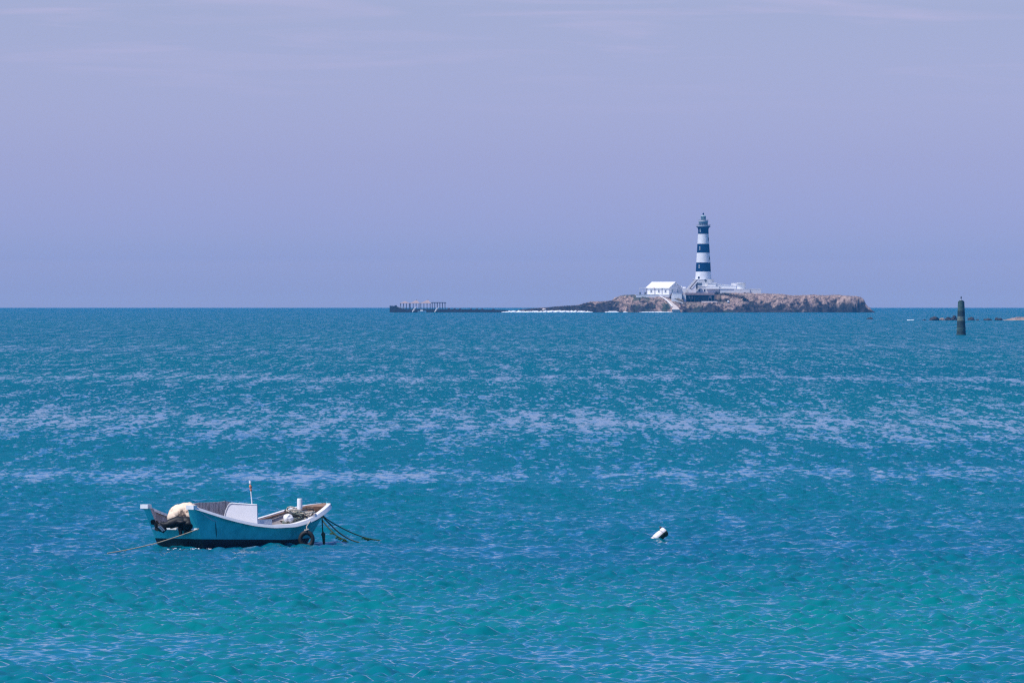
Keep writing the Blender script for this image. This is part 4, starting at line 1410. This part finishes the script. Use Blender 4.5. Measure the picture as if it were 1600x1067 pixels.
tag(wr, 'small white painted boulder right of the boathouse', 'boulder')

# ------------------------------------------------------------ dark shrubs
def shrub(px, py, yd, w, h, seed, label):
    rn_ = random.Random(seed)
    yd = min(yd, ground_at(px, py)) - .8
    t_ = thing('shrub', label, 'shrub', (IX(px), DI + yd, ZI + (488 - py) * KI - .2), 0, 'dark shrubs behind the boathouse')
    f = MB()
    for k in range(520):
        while True:
            x_, y_, z_ = rn_.uniform(-1, 1), rn_.uniform(-1, 1), rn_.uniform(0, 1)
            if x_ * x_ + y_ * y_ + z_ * z_ < 1 and rn_.random() < .35 + .65 * float(vnoise(np.array([x_ * 2.3 + seed]), np.array([z_ * 2.3 + y_]), seed)[0]):
                break
        c = Vector((x_ * w / 2, y_ * w / 3, z_ * h + .1)); s_ = rn_.uniform(.09, .2)
        u = Vector((rn_.uniform(-1, 1), rn_.uniform(-1, 1), rn_.uniform(-1, 1))).normalized(); v = u.cross(Vector((rn_.uniform(-1, 1), .3, .5))).normalized()
        f.add([c - u * s_, c + v * s_ * .6, c + u * s_, c - v * s_ * .6], [(0, 1, 2, 3)])
    f.build('foliage', M['leaf'], t_)
    s = MB()
    for k in range(5):
        q = 2 * PI * k / 5
        s.tube([(0, 0, -.2), (math.cos(q) * w * .12, math.sin(q) * w * .08, h * .35), (math.cos(q) * w * .25, math.sin(q) * w * .16, h * .7)], [.07, .05, .02], 5)
    s.build('stem', M['stemwood'], t_)


for i, (px_, py_, yd_, w_, h_, lab) in enumerate((
        (1122, 459.5, 21, 3.2, 1.5, 'small dark shrub touching the right end of the boathouse roof'),
        (1133, 460.5, 20, 4.6, 1.3, 'dark shrub under the long white wall, second from the boathouse'),
        (1142, 462.0, 18, 4.8, 1.6, 'bushy dark shrub in the middle of the upper row'),
        (1151, 463.8, 16, 4.8, 1.6, 'dark shrub lower down the bank, right of the middle one'),
        (1160, 466.0, 14, 4.2, 1.6, 'dark shrub below the round tank on the bank'),
        (1165, 469.0, 12, 3.0, 1.4, 'rightmost dark shrub at the end of the sloping row'),
        (1127, 470.6, 11, 3.8, 1.5, 'dark shrub right beside the boathouse floor'),
        (1136, 469.8, 12, 3.6, 1.4, 'dark shrub just behind the white painted boulder'))):
    shrub(px_, py_, yd_, w_, h_, 200 + i, lab)

# ------------------------------------------------------------ breakwater with pavilions
bw = island_thing('breakwater', 'long dark concrete breakwater running left from the island', 'breakwater', 700, 0)
part(bw, 'deck_wall', M['concrete'], lambda m: prism(m, [(IX(a), (488.4 - b) * KI) for a, b in ((608.8, 491), (802, 491), (802, 485.4), (786, 484.4), (740, 483.7), (700, 483.2), (630, 482.9), (624, 481.2), (618, 478.6), (608.8, 478.0))], DI, DI + 9))
part(bw, 'ledge', M['concrete'], lambda m: ibox(m, 618.5, 785, 486.6, 490, -1.6, -.01))
part(bw, 'end_block', M['concrete'], lambda m: ibox(m, 616.5, 620, 476.9, 478.9, 2, 4))
lump_px = [(701, 'round'), (710, 'round'), (719, 'round'), (735.5, 'round'), (745, 'round'), (753.5, 'round'), (771, 'round')]
names_ = ['first', 'second', 'third', 'fourth', 'fifth', 'sixth', 'seventh']
for i, (px_, _) in enumerate(lump_px):
    o = rock_mesh(3.0 * KI * 1.2, 1.0, 1.5 * KI, 140 + i, None, 14, 8).build('deck_boulder', M['rock_dark'])
    o.location = (IX(px_), DI + 2.5, ZI + (488.4 - float(np.interp(px_, [630, 700, 740, 786], [482.9, 483.2, 483.7, 484.4]))) * KI)
    tag(o, 'small dark boulder on the breakwater, %s counting from the pergola' % names_[i], 'boulder', 'boulders on the breakwater deck')
zdk = (488.4 - 483.0) * KI
rf_names = ['leftmost pinkish tent roofed pavilion on the breakwater', 'middle pinkish tent roofed pavilion on the breakwater', 'rightmost tent roofed pavilion, next to the flat pergola']
for i, (a, b, ap, apx) in enumerate(((624.6, 640.5, 470.4, 632.6), (639.6, 655.8, 468.9, 650.8), (656.2, 673.2, 468.4, 668.8))):
    pv_ = island_thing('pavilion', rf_names[i], 'pavilion', (a + b) / 2, 4, 'tent roofed pavilions on the breakwater')
    yc = 4.0
    def roof(m):
        x0, x1 = IX(a), IX(b); z0 = (488 - 473.6) * KI; z1 = (488 - ap) * KI; xa = IX(apx)
        vs = [(x0, DI + 1.5, z0), (x1, DI + 1.5, z0), (x1, DI + 6.5, z0), (x0, DI + 6.5, z0), (xa, DI + yc, z1)]
        m.add(vs + [(v[0], v[1], v[2] - .15) for v in vs[:4]], [(0, 1, 4), (1, 2, 4), (2, 3, 4), (3, 0, 4), (8, 7, 6, 5), (0, 5, 6, 1), (1, 6, 7, 2), (2, 7, 8, 3), (3, 8, 5, 0)])
    part(pv_, 'roof', M['tent'], roof)
    if i:
        part(pv_, 'finial', M['post'], lambda m: m.tube([(IX(apx - .3), DI + yc, (488 - ap - 1) * KI + .3), (IX(apx - .3), DI + yc, (488 - ap + 1.3) * KI)], [.2, .06], 6))
    for k in range(4):
        px_ = a + 1.2 + (b - a - 2.4) * k / 3
        for y_ in (2.0, 6.0):
            part(pv_, 'post', M['post'], lambda m: m.tube([(IX(px_), DI + y_, zdk), (IX(px_), DI + y_, (488 - 474.0) * KI)], .17, 6))
pg_ = island_thing('pergola', 'dark flat topped pergola right of the pavilions', 'pergola', 685, 4)
part(pg_, 'top', M['post'], lambda m: ibox(m, 673.6, 697.0, 472.2, 473.4, 1.6, 6.4))
for k in range(6):
    px_ = 675.2 + k * 4.0
    for y_ in (2.0, 6.0):
        part(pg_, 'post', M['post'], lambda m: m.tube([(IX(px_), DI + y_, zdk), (IX(px_), DI + y_, (488 - 473.4) * KI)], .19, 6))
fn = island_thing('deck_fence', 'low pale fence at the left end of the breakwater', 'fence', 623, 2)
def fenc(m):
    for k in range(12):
        px_ = 619 + k * 1.15
        m.tube([(IX(px_), DI + 1.5, zdk - .1), (IX(px_), DI + 1.5, (488 - 479.0) * KI)], .05, 5)
    for p_ in (479.0, 480.6):
        m.tube([(IX(619), DI + 1.5, (488 - p_) * KI), (IX(631.8), DI + 1.5, (488 - p_) * KI)], .06, 5)
part(fn, 'fence_rail', M['winframe'], fenc)
for x_, lab in ((645, 'pale gangway slanting down the breakwater left of the white boat'), (680, 'pale gangway slanting down the breakwater right of the white boat')):
    gw = MB(); q0, q1 = I(x_ + 2.4, 481.6, -.6), I(x_ - .8, 487.4, -3.2)
    gw.tube([q0, q1], .22, 4); gw.tube([q0 + Vector((.9, 0, .7)), q1 + Vector((.9, 0, .7))], .08, 4)
    gw.tube([q0 + Vector((0, .0, 0)), q0 + Vector((.9, 0, .7))], .07, 4); gw.tube([q1, q1 + Vector((.9, 0, .7))], .07, 4)
    world_thing_mesh(gw, 'gangway', M['lime'], lab, 'gangway', 'gangways on the breakwater', boat_space=False)
# small white motorboat lying at the breakwater
mbt = thing('motorboat', 'small white motorboat lying against the dark breakwater', 'boat', (IX(659.5), DI - 4.5, ZI))
hb = MB(); vs, fs = [], []
secs = [(-2.1, .75, .75), (-1.2, .85, .72), (0, .85, .75), (1.2, .6, .85), (2.1, .05, 1.05)]
for x_, hw2, hh_ in secs:
    for yy, zz in ((-hw2, hh_), (-hw2 * .85, .3), (0, -.25), (hw2 * .85, .3), (hw2, hh_)):
        vs.append((x_, yy, zz))
for i in range(4):
    for j in range(4):
        a = i * 5 + j; fs.append((a, a + 5, a + 6, a + 1))
    fs.append((i * 5 + 4, i * 5 + 9, i * 5 + 5, i * 5))
fs.append((0, 1, 2, 3, 4))
hb.add(vs, fs); hb.build('hull', M['roof_white'], mbt)
cb = MB(); cb.box((-.2, 0, 1.15), (1.5, 1.1, .75), 0, 0, .75); cb.build('cabin', M['roof_white'], mbt)
ws = MB(); ws.box((-.2, 0, 1.32), (1.36, 1.04, .22), 0, 0, .96); ws.build('window', M['glass'], mbt)
mo = MB(); mo.box((-2.3, 0, .8), (.35, .35, .6), 0, 0, .8); mo.build('outboard', M['engine'], mbt)

# ------------------------------------------------------------ surf along the low point
sf = MB(); rn = random.Random(8)
def surf(px0, px1, amp, yoff):
    n_ = int((px1 - px0) * 7)
    for k in range(n_):
        t = k / n_
        px_ = px0 + (px1 - px0) * t + rn.uniform(-.3, .3)
        e_ = math.sin(PI * t) ** .5
        r_ = rn.uniform(.15, .75) ** 1.3 * amp
        l_ = lump((IX(px_), DI + yoff + rn.uniform(-1, 1), ZI + .05), r_ * 1.6, r_ * 1.3, r_ * (.35 + .9 * e_) * rn.uniform(.5, 1.5), k + int(px0), 8, 4, .08, -.3)
        sf.add(l_.v, l_.f, 0, True)
surf(786, 835, .75, -4); surf(820, 925, .85, -4.5); surf(946, 966, .6, -4.5); surf(974, 980, .4, -4.5)
surf(1000, 1050, .42, -4.5)
for k in range(14):
    px_ = 1418 + rn.random() * 12
    l_ = lump(((px_ - 800) * kR, dR + rn.uniform(-2, 2), zsea(dR)), .3, .3, .16, k, 9, 5, .08, -.3); sf.add(l_.v, l_.f, 0, True)
tag(sf.build('surf', M['foam']), 'white surf breaking along the low rocky point', 'surf', None, 'stuff')
# white slab on the low point
sb = rock_mesh(7 * KI, 2, .7, 19, None, 16, 8).build('pale_slab_rock', M['path'])
sb.location = (IX(850), DI + ground_at(850, 484.2), ZI + (488 - 484.2) * KI)
tag(sb, 'pale rock on the low dark point', 'rock')


# ------------------------------------------------------------ haze
def build_haze():
    mb = MB()
    S = 10000
    mb.box((0, 0, 0), (2 * S, 2 * S, 1))
    for i, v in enumerate(mb.v):
        mb.v[i] = (v[0], v[1], 53.0 if v[2] > 0 else -17.5)
    m = bpy.data.materials.new('sea_air')
    m.use_nodes = True
    nt = m.node_tree
    nt.nodes.remove(nt.nodes['Principled BSDF'])
    pv = nt.nodes.new('ShaderNodeVolumePrincipled')
    pv.inputs['Color'].default_value = (0.05, 0.42, 0.95, 1)
    pv.inputs['Density'].default_value = 6.0e-5
    pv.inputs['Anisotropy'].default_value = 0.0
    nt.links.new(pv.outputs[0], nt.nodes['Material Output'].inputs['Volume'])
    o = mb.build('haze', m)
    tag(o, 'thin blue sea haze over the water', None, None, 'stuff')


build_haze()
